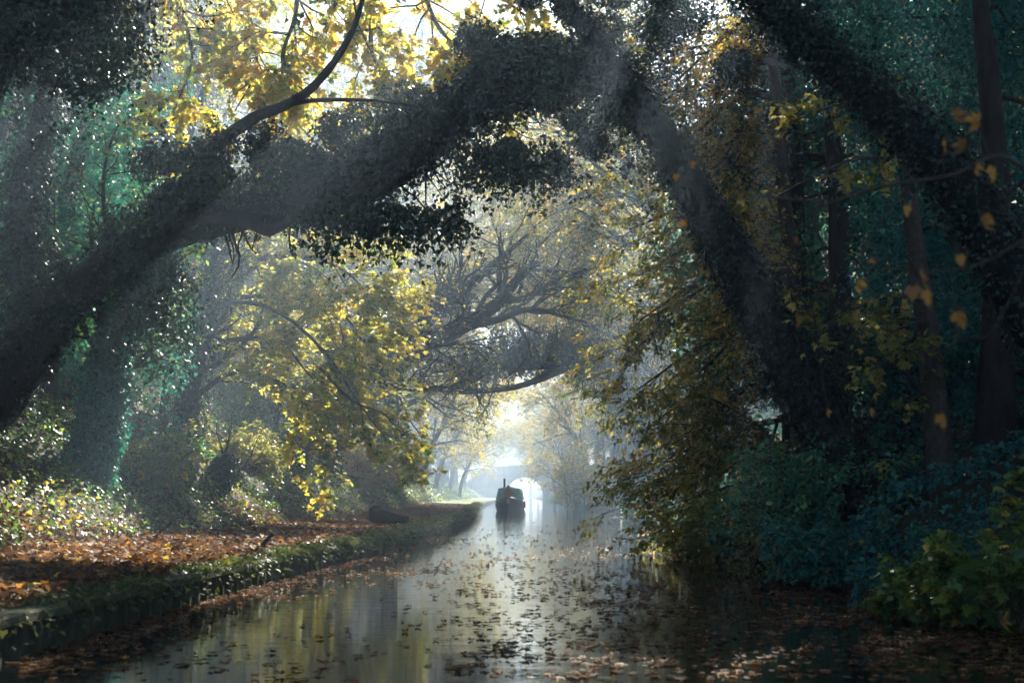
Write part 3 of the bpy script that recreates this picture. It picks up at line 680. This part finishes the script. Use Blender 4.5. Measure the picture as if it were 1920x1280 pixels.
l1, r1 = grow(*stack(L[1:], 12), 14, (1.0, 2.2), (.5, 1.1), (-.2, -.1, -.12), 7, .1, 1, .16, .5, .009, (1, 1, .7)); tubes(gt, l1, r1, 4)
l2, r2 = grow(l1, r1, 8, (.4, .9), (.4, 1.0), (-.1, 0, -.12), 5, .15, 1, .15, .6, .005, (1, 1, .6)); tubes(gt, l2, r2, 3)
leaf_sprays(gl, l2, 17, KITE, .115, .42, .25, .4, .55, .05); finish(e, b, gt, gl, None, 'olive', tm='twig')

# 7. limbs crossing over the canal in the middle distance
bx = LE(46.) - PW - 3
e, L, b = hero('arching_ash_tree', 'dark bare-limbed tree arching over the canal from the left, in the centre', [
   (np.array([(bx, 47, zbank_left(3, 47) - .3), P(610, 800, 47), P(625, 740, 46), P(690, 670, 45), P(770, 648, 44), P(850, 620, 44), P(925, 575, 44), P(965, 530, 44), P(1010, 490, 44)]), [.62, .56, .52, .46, .38, .31, .24, .17, .09]),
   ([(690, 668, 45), (760, 600, 45), (850, 560, 45), (920, 500, 45), (990, 440, 46)], [.30, .25, .19, .13, .06]),
   ([(860, 615, 44), (930, 600, 44), (1000, 580, 44), (1100, 605, 45)], [.18, .13, .10, .05]),
   ([(940, 560, 44), (980, 560, 44), (1040, 530, 44), (1120, 500, 45)], [.15, .11, .08, .04]),
   ([(620, 700, 45), (700, 650, 43), (780, 655, 42), (860, 640, 42)], [.16, .14, .10, .05]),
   ([(690, 665, 44), (710, 710, 43), (770, 730, 42), (850, 725, 42)], [.13, .10, .08, .04])])
gt = Geo(); gl = Geo(); gi = Geo()
for p, r in L: tubes(gt, p, r, 10, 0, .04)
l1, r1 = grow(*stack(L, 12), 14, (1.2, 3), (.5, 1.1), (.1, 0, .1), 8, .35, 1, .25, .5, .014); tubes(gt, l1, r1, 4)
l2, r2 = grow(l1, r1, 7, (.5, 1.4), (.4, 1.0), (0, 0, 0), 6, .2, 1, .25, .6, .008); tubes(gt, l2, r2, 3)
leaf_sprays(gl, l2[::2], 8, KITE, .15, .4, .22, .3, .5, .08)
ivy_sleeve(gi, L[0][0], L[0][1], 11000, KITE, .13, .35, .3, .2, .6, 0, .1, .55); ivy_sleeve(gi, L[1][0], L[1][1], 5000, KITE, .13, .35, .3, .2, .6, 0, 0, .6)
finish(e, b, gt, gl, gi, 'olive')

bx = RE(62.) + 2
e, L, b = hero('arching_willow_tree', 'ivy-topped limb reaching low over the canal from the right, above the boat', [
   (np.array([(bx, 62, zbank_right(2, 62) - .3), P(1190, 800, 61), P(1150, 720, 60), P(1080, 680, 59), P(1000, 680, 58), P(930, 690, 58), P(880, 712, 58), P(840, 735, 58)]), [.55, .5, .45, .40, .34, .27, .2, .11]),
   ([(1060, 690, 58), (1000, 715, 57), (940, 730, 57), (850, 735, 57), (790, 725, 57)], [.18, .15, .12, .09, .05])])
gt = Geo(); gl = Geo(); gi = Geo()
for p, r in L: tubes(gt, p, r, 10, 0, .04)
l1, r1 = grow(*stack(L, 12), 16, (.8, 2.4), (.5, 1.1), (-.1, 0, .05), 8, .35, 1, .25, .4, .012); tubes(gt, l1, r1, 4)
l2, r2 = grow(l1, r1, 7, (.4, 1.2), (.4, 1.0), (0, 0, 0), 6, .2, 1, .25, .6, .008); tubes(gt, l2, r2, 3)
leaf_sprays(gl, l2[::2], 9, KITE, .14, .35, .22, .3, .5, .08)
ivy_sleeve(gi, L[0][0], L[0][1], 14000, KITE, .13, .45, .3, .2, 1.2, 0, .2, .9)
clumps(gi, np.array([P(uni(930, 1080), uni(630, 690), uni(57, 60)) for _ in range(16)]), .7, 260, KITE, .14, .35, .2)
finish(e, b, gt, gl, gi, 'olive')

# 8. maple bough dipping low over the log
bx = LE(44.) - PW - 2
e, L, b = hero('dipping_maple_tree', 'green and yellow maple bough dipping towards the black log', [
   (np.array([(P(300, 760, 32)[0], 32, gz_left(P(300, 760, 32)[0], 32) - .3), P(325, 680, 32), P(400, 580, 31.5), P(500, 575, 31), P(600, 650, 31), P(670, 750, 31), P(725, 825, 31)]), [.12, .09, .07, .05, .04, .03, .01]),
   ([(600, 690, 31), (660, 750, 30), (725, 780, 30), (765, 840, 30)], [.04, .03, .02, .01])])
gt = Geo(); gl = Geo()
for p, r in L: tubes(gt, p, r, 7)
l1, r1 = grow(*stack(L, 12), 12, (.5, 1.0), (.4, 1.0), (.1, 0, -.06), 6, .62, 1, .2, .5, .007, (1, 1, .6)); tubes(gt, l1, r1, 4)
l2, r2 = grow(l1, r1, 5, (.25, .6), (.4, 1.0), (0, 0, -.1), 5, .2, 1, .15, .6, .004); tubes(gt, l2, r2, 3)
leaf_sprays(gl, l2, 9, MAPLE, .12, .3, .22, .45, .45, .05); finish(e, b, gt, gl, None, 'maple', tm='twig')

# upright ivy-clad trunks standing on the left bank
def bank_tree(u, vb, d, top, r, label, n=6000, im='ivy', sz=.1, crown=None):
    p0 = P(u, vb, d); p0 = np.array([p0[0], d, p0[2]])
    off = LE(d) - PW - p0[0]; zb = float(zbank_left(off, d)) if p0[0] < 0 else float(zbank_right(p0[0] - RE(d), d))
    p0[2] = zb - .3; tp = P(top[0], top[1], d)
    pts = np.array([p0, p0 * .72 + tp * .28 + [uni(-.2, .2), 0, 0], p0 * .4 + tp * .6 * 1.0, tp])
    pts[2] = p0 * .4 + tp * .6 + [uni(-.3, .3), 0, 0]
    e, L, b = hero('ivy_clad_tree', label, [(pts, [r, r * .8, r * .62, r * .4])])
    gt = Geo(); gi = Geo(); gl = Geo(); tubes(gt, *L[0], 12, 0, .05); ivy_sleeve(gi, *L[0], n, KITE if d > 30 else IVY, sz, .18, .32, .2)
    l1, r1 = grow(*stack(L, 10), 12 if crown else 2, (1.5, 3.5) if crown else (.6, 1.2), (.5, 1.1), (.1, 0, .25), 7, .45, 1, .2, .4, .012); tubes(gt, l1, r1, 4)
    l2, r2 = grow(l1, r1, 8, (.6, 1.4), (.4, 1.0), (0, 0, 0), 5, .2, 1, .2, .6, .007); tubes(gt, l2, r2, 3)
    if crown: leaf_sprays(gl, l2, 16, KITE, .13, .4, .25, .3, .5, .08)
    finish(e, b, gt, gl, gi, crown or 'olive', im)
bank_tree(150, 830, 24, (240, 540), .38, 'thick blue-green ivy trunk slanting behind the great leaning tree on the left', 9000, 'tealivy', .085, 'green')
bank_tree(350, 800, 34, (400, 420), .40, 'tall dark trunk on the left bank slope above the green plants', 3500, 'ivy', .1, 'olive')
bank_tree(400, 930, 32, (412, 858), .22, 'short broken ivy stump at the foot of the left slope', 5000, 'ivy', .09)
bank_tree(560, 870, 48, (560, 560), .24, 'slim dark trunk halfway along the left bank', 3000, 'ivy', .11, 'olive')
bank_tree(620, 860, 52, (600, 560), .36, 'dark ivy-wrapped trunk above the sunlit bank plants', 6000, 'ivy', .12, 'pale')
bank_tree(510, 860, 42, (530, 640), .16, 'thin grey trunk between two thicker trunks on the left bank', 1200, 'ivy', .1, 'pale')

# ------------------------------------------------------------------ ivy curtain, dark trees on the right
def ivy_mass(name, label, cen, rad, per, size, mat, trunk, cat='tree', tmpl=IVY, tint=.4, str_=40, ln=(.4, 1.2)):
    b = np.array(trunk[0], float); e = thing(name, label, cat, tuple(b))
    gt = Geo(); gi = Geo(); p, r = smooth_poly(trunk, 16, np.linspace(.3, .1, len(trunk))); tubes(gt, p, r, 9, 0, .06)
    clumps(gi, cen, rad, per, tmpl, size, tint, .22)
    # limbs from the trunk to each mass, so nothing hangs in the air
    cen = np.asarray(cen)
    for c in cen[::3]:
        k = np.argmin(np.linalg.norm(p - c, axis=1)); q = smooth_poly([p[k], (p[k] + c) / 2 + [0, 0, .3], c], 6); tubes(gt, q, np.linspace(.05, .015, 6), 4)
    if str_: 
        idx = rng.integers(0, len(cen), str_); strands(gi, gi, cen[idx] + rnd(str_, 3) * .4, ln, 30, tmpl, size, tint, .2, .1)
    finish(e, b, gt, None, gi, im=mat)
def gz(x, y): return float(zbank_right(x - RE(y), y)) if x > 0 else float(zbank_left(LE(y) - PW - x, y))
def trunk_at(u, d, vtop):
    x = P(u, 600, d)[0]; t = P(u - 20 * np.sign(u - 960), vtop, d); z0 = gz(x, d) - .3
    return [(x, d, z0), ((x + t[0]) / 2 + .2, d, (z0 + t[2]) / 2), tuple(t)]
ivy_mass('ivy_clad_tree', 'blue-green ivy-draped tree, light put into its leaf colour, between the two leaning trunks on the right', region(80, 1330, 1660, 60, 720, 26, 32), .9, 420, .095, 'tealivy', trunk_at(1560, 25, 0), tint=.55, str_=90)
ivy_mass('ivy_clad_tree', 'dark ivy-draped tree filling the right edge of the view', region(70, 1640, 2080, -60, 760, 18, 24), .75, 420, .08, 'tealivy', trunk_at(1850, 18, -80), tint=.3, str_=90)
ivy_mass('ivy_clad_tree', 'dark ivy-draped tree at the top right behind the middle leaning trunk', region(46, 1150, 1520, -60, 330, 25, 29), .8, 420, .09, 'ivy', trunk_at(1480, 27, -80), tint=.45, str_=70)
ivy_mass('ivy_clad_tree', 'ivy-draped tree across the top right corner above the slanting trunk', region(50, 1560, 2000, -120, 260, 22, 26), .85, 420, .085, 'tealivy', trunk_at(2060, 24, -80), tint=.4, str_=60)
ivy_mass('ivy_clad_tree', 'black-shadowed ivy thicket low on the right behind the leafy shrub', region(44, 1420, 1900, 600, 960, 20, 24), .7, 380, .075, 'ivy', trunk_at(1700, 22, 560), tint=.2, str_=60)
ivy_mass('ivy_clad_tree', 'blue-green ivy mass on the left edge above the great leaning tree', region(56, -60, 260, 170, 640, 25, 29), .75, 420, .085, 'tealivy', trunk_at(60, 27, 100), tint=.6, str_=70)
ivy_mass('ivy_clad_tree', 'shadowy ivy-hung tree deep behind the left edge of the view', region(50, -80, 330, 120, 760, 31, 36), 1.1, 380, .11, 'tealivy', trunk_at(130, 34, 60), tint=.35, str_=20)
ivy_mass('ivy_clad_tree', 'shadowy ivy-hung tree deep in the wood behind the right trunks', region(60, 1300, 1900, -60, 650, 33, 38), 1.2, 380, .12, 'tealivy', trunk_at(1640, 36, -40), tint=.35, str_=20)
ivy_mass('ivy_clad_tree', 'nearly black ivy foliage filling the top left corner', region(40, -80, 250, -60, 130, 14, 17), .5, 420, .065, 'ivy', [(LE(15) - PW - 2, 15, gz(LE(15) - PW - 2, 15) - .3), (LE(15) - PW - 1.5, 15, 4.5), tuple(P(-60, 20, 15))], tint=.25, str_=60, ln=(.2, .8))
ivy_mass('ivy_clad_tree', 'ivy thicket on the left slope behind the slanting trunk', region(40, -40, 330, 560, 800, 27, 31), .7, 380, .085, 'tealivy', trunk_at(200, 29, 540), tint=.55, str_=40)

# gold and rust tree between the leaning trunks, and maple twigs catching light
def leafy(name, label, base, limbs, n1, l1l, n2, l2l, K, tm, size, mat, mu, drp=.35):
    e, L, b = hero(name, label, [(np.array(base), np.linspace(.22, .08, len(base)))] + limbs)
    gt = Geo(); gl = Geo()
    for p, r in L: tubes(gt, p, r, 8, 0, .03)
    a, ra = grow(*stack(L[1:], 12), n1, l1l, (.5, 1.2), (-.1, -.05, -.08), 7, .15, 1, .18, .5, .007, (1, 1, .7)); tubes(gt, a, ra, 4)
    c, rc = grow(a, ra, n2, l2l, (.4, 1.1), (0, 0, -.1), 5, .15, 1, .15, .6, .004, (1, 1, .6)); tubes(gt, c, rc, 3)
    leaf_sprays(gl, c, K, tm, size, mu, .22, drp, .5, .05); finish(e, b, gt, gl, None, mat, tm='twig')
def upright(u, d, vt):
    x = P(u, 600, d)[0]; z0 = gz(x, d) - .3; t = P(u, vt, d)[2]
    return [(x, d, z0), (x - .2, d, z0 + (t - z0) * .5), (x - .5, d, t)]
leafy('rust_beech_tree', 'gold and rust leaved tree seen on both sides of the middle leaning trunk', upright(1500, 24, -60),
   [([(1480, v0, 24), (1400, v0 - 20, 23.5), (u1, v1, 23)], [.07, .045, .015]) for v0, u1, v1 in [(60, 1270, 150), (130, 1330, 200), (200, 1290, 260), (260, 1340, 330), (330, 1400, 380), (420, 1430, 470), (520, 1440, 560), (600, 1420, 650)]],
   13, (.5, 1.1), 7, (.3, .7), 12, KITE, .10, 'olive', .62)
leafy('yellow_green_maple_tree', 'yellow-green maple twigs in patches in front of the blue-green ivy on the right', upright(1760, 18, 200),
   [([(1745, 300, 18), (1600, 300, 17.5), (1450, 370, 17)], [.04, .025, .008]), ([(1745, 560, 18), (1650, 560, 17.5), (1540, 610, 17)], [.04, .025, .008]), ([(1745, 600, 18), (1700, 610, 17), (1620, 650, 16.5)], [.035, .02, .008]),
    ([(1740, 200, 18), (1600, 190, 17.5), (1480, 230, 17)], [.04, .025, .008]), ([(1745, 760, 18), (1700, 700, 17.5), (1640, 680, 17)], [.03, .02, .008])],
   6, (.3, .7), 4, (.2, .4), 7, MAPLE, .10, 'pale', .30, .3)
# shrubs on the right bank
def shrub(name, label, cen, spread, h, nst, K, tmpl, size, mat, tint=.5, lean=(-.25, -.1, 0)):
    b = np.array(cen, float); e = thing(name, label, 'shrub', tuple(b)); gt = Geo(); gl = Geo()
    o = b + rnd(nst, 3) * [.15, .15, 0] * spread; seg = 8; out = np.zeros((nst, seg, 3)); out[:, 0] = o
    d = nrmz(rnd(nst, 3) * [.55, .55, .1] * spread / h * 1.3 + np.array([0, 0, 1.]) + np.array(lean)); L = h * uni(.55, 1.05, nst) / (seg - 1)
    for s in range(1, seg):
        d = nrmz(d + rnd(nst, 3) * .12 + np.array([lean[0] * .25, 0, -.06])); out[:, s] = out[:, s - 1] + d * L[:, None]
    rr = np.linspace(.022, .006, seg)[None] * uni(.7, 1.4, nst)[:, None] * (h / 3) ** .5; tubes(gt, out, rr, 5)
    l1, r1 = grow(out, rr, 9, (.16 * h, .34 * h), (.5, 1.2), (lean[0] * .4, 0, 0), 6, .12, 1, .2, .6, .005); tubes(gt, l1, r1, 3)
    l2, r2 = grow(l1, r1, 5, (.07 * h, .16 * h), (.4, 1.1), (0, 0, 0), 5, .1, 1, .15, .7, .003); tubes(gt, l2, r2, 3)
    leaf_sprays(gl, l2, K, tmpl, size, tint, .22, .3, .5, .03)
    def mk(g, nm, m):
        o = g.build(nm, M[m]); o.parent = e; o.location = (-b[0], -b[1], -b[2])
    mk(gt, 'stems', 'twig'); mk(gl, 'foliage', mat)
    return e
def on_right(u, d, h0=0):
    x = P(u, 900, d)[0]; return (x, d, gz(max(x, RE(d) + .1), d) - .05 if x > RE(d) else -.05)
shrub('green_shrub', 'leafy blue-green shrub leaning over the water on the right bank', on_right(1555, 19.5), 1.7, 1.95, 26, 11, KITE, .085, 'tealgreen', .5)
shrub('green_shrub', 'yellow-green shrub at the waterside left of the blue-green one', on_right(1440, 21), 1.3, 1.6, 20, 10, KITE, .085, 'pale', .12)
shrub('green_shrub', 'low dark shrub trailing into the water below the blue-green one', on_right(1590, 17.5), 1.8, 1.0, 22, 9, KITE, .075, 'tealivy', .6)
shrub('green_shrub', 'dark shrub under the drooping beech boughs on the right', on_right(1330, 27), 1.6, 1.5, 20, 10, KITE, .09, 'olive', .4)
shrub('maple_sapling', 'yellow maple sapling with broad leaves in the lower right corner', on_right(1790, 12.8), 1.5, .95, 12, 4, MAPLE, .10, 'green', .6)
shrub('maple_sapling', 'green and yellow maple sapling against the right edge of the view', (P(1900, 900, 11.5)[0], 11.5, gz(P(1900, 900, 11.5)[0], 11.5)), 1.0, 1.6, 7, 3, MAPLE, .10, 'green', .6, (0, 0, 0))
shrub('bramble_bush', 'dark bramble bush beneath the maple saplings at the water edge', on_right(1800, 14.2), 1.8, 1.0, 22, 9, KITE, .07, 'tealivy', .5)
shrub('coppiced_shrub', 'multi-stemmed hazy shrub on the right bank across from the boat', (P(1080, 930, 108)[0], 108, .05), 3.2, 5.5, 26, 7, KITE, .20, 'pale', .4, (0, 0, 0))
shrub('hazel_shrub', 'sunlit golden hazel on the left bank behind the black log', (LE(58) - PW - 1.6, 58, gz(LE(58) - PW - 1.6, 58)), 2.2, 2.6, 22, 10, KITE, .13, 'pale', .6, (.2, 0, 0))
shrub('hazel_shrub', 'pale hazel at the foot of the left bank short of the boat', (LE(76) - PW - 1.4, 76, gz(LE(76) - PW - 1.4, 76)), 2.4, 2.8, 22, 10, KITE, .15, 'pale', .5, (.2, 0, 0))
shrub('bramble_bush', 'green and gold bramble on the left slope above the leafy path', (LE(27) - PW - 1.3, 27, gz(LE(27) - PW - 1.3, 27)), 2.0, 1.3, 26, 10, KITE, .09, 'green', .75, (.15, 0, 0))
shrub('bramble_bush', 'grey-green bramble on the left slope below the broken stump', (LE(36) - PW - 1.8, 36, gz(LE(36) - PW - 1.8, 36)), 2.2, 1.4, 26, 10, KITE, .10, 'pale', .2, (.15, 0, 0))

# ------------------------------------------------------------------ woodland trees (archetypes, then copies)
def archetype(name, label, h, lean, nl1, low, mat, K, size, spread=1.0):
    e = thing(name, label, 'tree', (0, 0, 0)); gt = Geo(); gl = Geo()
    pts = [(0, 0, -.4), (lean * .08 * h, 0, .25 * h), (lean * .28 * h, 0, .5 * h), (lean * .6 * h, .02 * h, .74 * h), (lean * .9 * h, 0, .92 * h)]
    p, r = smooth_poly(pts, 20, [.03 * h, .024 * h, .018 * h, .012 * h, .005 * h]); tubes(gt, p, r, 10, 0, .05)
    l1, r1 = grow(*stack([(p, r)], 14), nl1, (.28 * h * spread, .52 * h * spread), (.6, 1.25), (lean * .35, 0, .08), 8, low, 1, .16, .5, .02); tubes(gt, l1, r1, 5)
    l2, r2 = grow(l1, r1, 8, (.10 * h, .22 * h), (.5, 1.1), (0, 0, -.05), 6, .2, 1, .18, .5, .012, (1, 1, .7)); tubes(gt, l2, r2, 3)
    l3, r3 = grow(l2, r2, 5, (.04 * h, .10 * h), (.4, 1.1), (0, 0, -.08), 4, .2, 1, .15, .6, .008, (1, 1, .6)); tubes(gt, l3, r3, 3)
    leaf_sprays(gl, l3, K, KITE, size, .45, .25, .35, .5, .12)
    gt.build('trunk', M['bark'], e, smooth=True); gl.build('crown', M[mat], e)
    return e
A1 = archetype('arching_tree', 'tree arching over the canal', 13, .55, 22, .30, 'pale', 12, .19)
A2 = archetype('arching_tree', 'tree arching over the canal', 15, .35, 24, .28, 'olive', 12, .20)
A3 = archetype('woodland_tree', 'tree on the bank', 14, .08, 26, .15, 'olive', 12, .20, .8)
A4 = archetype('woodland_tree', 'tree on the bank', 17, .15, 28, .15, 'ivy', 12, .21, .85)
A5 = archetype('canopy_tree', 'tall canopy tree', 20, .5, 30, .48, 'olive', 12, .20, .8)
used = set()
def place(A, x, y, rz, s, label, group, mat=None):
    z = gz(x, y) - .1
    rz = float(rz)
    if A.name not in used:
        used.add(A.name); A.location = (x, y, z); A.rotation_euler = (0, 0, rz); A.scale = (s,) * 3; A['label'] = label; A['group'] = group
        return A
    return copy_tree(A, (x, y, z), rz, s, label, group, M[mat] if mat else None)
PI = math.pi
for x, y, s_ in [(-13.5, 50, 1.2), (-9.5, 63, 1.1), (-16, 42, 1.1), (-11.5, 77, 1.5), (-8.5, 90, 1.6), (-17, 66, 1.7)]:
    place(A3, x, y, uni(0, 6), s_, 'tall yellow-leaved tree on the left slope behind the great leaning limb', 'yellow trees high on the left slope', 'maple')
for y, sd, A, s, off, mat in [
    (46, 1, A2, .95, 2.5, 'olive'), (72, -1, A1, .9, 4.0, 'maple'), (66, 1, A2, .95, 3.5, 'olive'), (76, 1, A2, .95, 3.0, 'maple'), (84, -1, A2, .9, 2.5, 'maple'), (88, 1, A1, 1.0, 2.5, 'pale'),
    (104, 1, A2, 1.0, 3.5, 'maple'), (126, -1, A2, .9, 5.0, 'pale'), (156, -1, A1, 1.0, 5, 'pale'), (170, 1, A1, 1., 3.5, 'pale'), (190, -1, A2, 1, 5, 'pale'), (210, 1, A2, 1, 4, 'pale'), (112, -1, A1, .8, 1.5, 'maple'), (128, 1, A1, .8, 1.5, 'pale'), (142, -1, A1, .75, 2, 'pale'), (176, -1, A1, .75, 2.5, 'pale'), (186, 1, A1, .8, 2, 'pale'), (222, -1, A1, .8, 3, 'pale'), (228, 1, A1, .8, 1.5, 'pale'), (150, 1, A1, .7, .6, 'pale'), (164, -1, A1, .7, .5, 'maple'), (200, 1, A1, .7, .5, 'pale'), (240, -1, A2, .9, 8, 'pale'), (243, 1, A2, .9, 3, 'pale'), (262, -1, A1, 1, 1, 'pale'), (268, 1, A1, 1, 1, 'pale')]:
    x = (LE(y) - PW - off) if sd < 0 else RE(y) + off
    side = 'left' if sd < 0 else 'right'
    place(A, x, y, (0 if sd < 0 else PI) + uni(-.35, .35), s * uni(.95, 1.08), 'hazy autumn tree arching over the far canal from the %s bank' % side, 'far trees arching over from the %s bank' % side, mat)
for sd in (-1, 1):
    side = 'left' if sd < 0 else 'right'
    for row, (o0, st, y0, y1) in enumerate([(5.5, 9, 24, 235), (11, 8, 16, 240), (18, 8, 10, 250), (26, 10, 20, 260)]):
        for y in np.arange(y0, y1, st):
            y = y + uni(-2.5, 2.5); off = o0 + uni(-1.5, 1.5)
            if row == 0 and y < (85 if sd < 0 else 62): continue
            x = (LE(y) - PW - off) if sd < 0 else RE(y) + off
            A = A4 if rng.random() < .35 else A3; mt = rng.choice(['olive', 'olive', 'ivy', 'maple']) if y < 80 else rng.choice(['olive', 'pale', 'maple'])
            place(A, x, y, uni(0, 6.28), uni(.8, 1.1), 'autumn woodland tree among many on the %s bank' % side, 'woodland trees on the %s bank' % side, mt)
for x, y in [(-6, 418), (0, 422), (6, 416), (11, 424), (-12, 425), (3, 445), (-4, 440), (9, 450)]:
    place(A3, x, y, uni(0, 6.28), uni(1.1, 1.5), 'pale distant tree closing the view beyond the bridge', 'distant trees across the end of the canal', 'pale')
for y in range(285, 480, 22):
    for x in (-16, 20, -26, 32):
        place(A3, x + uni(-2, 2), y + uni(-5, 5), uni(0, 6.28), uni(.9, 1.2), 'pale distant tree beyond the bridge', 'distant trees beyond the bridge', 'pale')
# tall canopy; the near crowns are unseen, added to block sun over the canal
for x, y, rz, s, mt in [(-11, 5, 0.2, 1., 'ivy'), (10, 8, PI, 1., 'ivy'), (-11, -8, .1, 1., 'ivy'), (11, -6, PI - .2, 1., 'ivy'), (14.5, 19, PI + .1, 1., 'ivy'), (14.5, 30, PI - .1, 1, 'olive'), (18, 50, PI + .2, 1.1, 'olive'), (-14, 80, .1, 1.4, 'maple'), (-10, 21, .1, .85, 'ivy'), (14, 23, PI, .95, 'ivy'), (-10, 12, -.1, .85, 'ivy'), (-10.5, 17, .5, .8, 'ivy'), (10.5, 18, PI + .5, .8, 'ivy'), (-9.5, 7, .3, .8, 'ivy'), (10, 3, PI - .3, .9, 'ivy'), (-12, 25, -.4, .85, 'ivy'), (13, 27, PI - .2, .9, 'ivy'), (9, 13, PI + .1, .85, 'ivy'), (-11, 100, 0, 1.15, 'maple'), (10.5, 88, PI, 1.15, 'maple'),
                    (12, 66, PI + .1, .9, 'maple'), (12, 80, PI, .9, 'pale'),  (12, 114, PI, .9, 'pale'), (-13, 30, 1.2, .9, 'olive')]:
    side = 'left' if x < 0 else 'right'
    place(A5, x, y, rz, s, 'tall tree, near ones added unseen for shade, whose high crown roofs the canal from the %s bank' % side, 'tall canopy trees on the %s bank' % side, mt)
# ------------------------------------------------------------------ near twigs with withered leaves, right
e, L, b = hero('bare_twig_branch', 'out of focus bare branch with withered brown leaves hanging at the right edge', [
   ([(2250, 420, 5.2), (2050, 480, 5), (1900, 290 + 10, 5), (1780, 330, 5), (1650, 350, 5), (1560, 380, 5), (1500, 400, 5)], [.02, .012, .009, .008, .007, .006, .004]),
   ([(1530, 395, 5), (1545, 340, 5), (1560, 290, 5)], [.006, .0055, .005]),
   ([(1530, 390, 5), (1530, 430, 5), (1550, 480, 5), (1555, 550, 5)], [.006, .005, .004, .003]),
   ([(2050, 480, 5), (1950, 440, 4.6), (1850, 490, 4.6), (1750, 510, 4.6), (1650, 500, 4.6)], [.01, .006, .005, .004, .002]),
   ([(1560, 380, 5), (1420, 370, 7), (1330, 380, 8.5), (1270, 335, 9), (1262, 320, 9)], [.005, .004, .003, .002, .0015]),
   ([(1950, 440, 4.6), (1860, 620, 4.7), (1790, 640, 4.7), (1740, 740, 4.8)], [.004, .003, .002, .0015]),
   ([(1700, 350, 5), (1640, 430, 5), (1600, 500, 5)], [.004, .003, .002])])
gt = Geo(); gl = Geo()
for p, r in L: tubes(gt, p, r, 7)
hang = [(1785, 235, 5, .11), (1840, 245, 5, .13), (1775, 285, 4.9, .10), (1815, 290, 4.9, .11), (1830, 325, 5, .09), (1865, 335, 5, .10), (1700, 405, 5, .09), (1840, 430, 4.8, .11), (1800, 497, 4.6, .08),
        (1490, 458, 4.8, .06), (1610, 545, 4.8, .09), (1725, 540, 4.5, .13), (1735, 570, 4.5, .11), (1712, 560, 4.5, .1), (1797, 612, 4.7, .12), (1500, 612, 5.5, .09), (1765, 800, 4.6, .10), (1640, 500, 5, .06), (1295, 315, 9, .1), (1268, 338, 9, .1), (1290, 430, 9, .13), (1550, 780, 7.5, .09), (1632, 780, 8, .1)]
for u, v, d, s in hang:
    o = P(u, v, d)
    put(gl, CURL, (o + [0, 0, s * .45])[None], np.array([[uni(-.3, .3), uni(-.2, .2), -1]]), np.array([[uni(-1.6, 1.6), -.8, .2]]), s * .62, np.array([uni(.35, 1)]))
    st = o + [0, 0, s * .45]; best = None
    for pl_, _ in L:
        k = np.argmin(np.linalg.norm((pl_ - st) * [1, .4, 1], axis=1)); q = pl_[k]
        if best is None or np.linalg.norm(q - st) < np.linalg.norm(best - st): best = q
    tubes(gt, smooth_poly([st, st + [0, 0, .03], st * .5 + best * .5 + [uni(-.03, .03), 0, .04], best], 9), np.linspace(.0018, .0045, 9), 4)
gt.build('twig', M['twig'], None); o = bpy.context.scene.objects['twig']; o.parent = e; o.location = -Vector(b)
o = gl.build('withered_leaves', M['brown'], None); o.parent = e; o.location = -Vector(b)
e['category'] = 'branch'

# ------------------------------------------------------------------ haze, light, camera
g = Geo(); box(g, -150, 150, -70, 620, -2.3, 30)
hz = g.build('haze', []); tag(hz, 'pale morning haze hanging in the air over the canal', 'haze', kind='stuff')
m, nt, out = new_mat('haze_air'); pv = nt.nodes.new('ShaderNodeVolumePrincipled')
pv.inputs['Color'].default_value = (.58, .77, 1.0, 1); pv.inputs['Density'].default_value = .0033; pv.inputs['Anisotropy'].default_value = .6
nt.links.new(pv.outputs[0], out.inputs['Volume']); hz.data.materials.append(m)

EL, AZ = math.radians(37), math.radians(14)   # sun ahead, a little to the right
sd = Vector((math.sin(AZ) * math.cos(EL), math.cos(AZ) * math.cos(EL), math.sin(EL)))
sl = bpy.data.lights.new('sun', 'SUN'); sl.energy = 5; sl.angle = math.radians(.5); sl.color = (1, .93, .80)
so = bpy.data.objects.new('sun', sl); C.objects.link(so); so.rotation_euler = (-sd).to_track_quat('-Z', 'Y').to_euler(); so.location = (0, 60, 60)
w = bpy.data.worlds.new('World'); bpy.context.scene.world = w; w.use_nodes = True; nt = w.node_tree
bg = nt.nodes['Background']; sky = nt.nodes.new('ShaderNodeTexSky'); sky.sky_type = 'NISHITA'; sky.sun_disc = False
sky.sun_elevation = EL; sky.sun_rotation = AZ
nt.links.new(sky.outputs[0], bg.inputs[0]); bg.inputs[1].default_value = .055

cam = bpy.data.cameras.new('camera'); co = bpy.data.objects.new('camera', cam); C.objects.link(co)
co.location = (0, 0, CAMH); co.rotation_euler = (math.pi / 2 + TH, 0, 0)
cam.sensor_width = 36; cam.lens = 36 * F / 1920; cam.clip_end = 5000
cam.dof.use_dof = True; cam.dof.focus_distance = 35; cam.dof.aperture_fstop = 2.4
sc = bpy.context.scene; sc.camera = co
sc.view_settings.view_transform = 'Standard'; sc.view_settings.look = 'None'; sc.view_settings.exposure = 2.4; sc.view_settings.gamma = 1
sc.cycles.max_bounces = 6; sc.cycles.volume_bounces = 0; sc.cycles.sample_clamp_direct = 3; sc.cycles.sample_clamp_indirect = 1.5; sc.cycles.transparent_max_bounces = 8
sc.cycles.use_denoising = True; sc.cycles.adaptive_threshold = .02
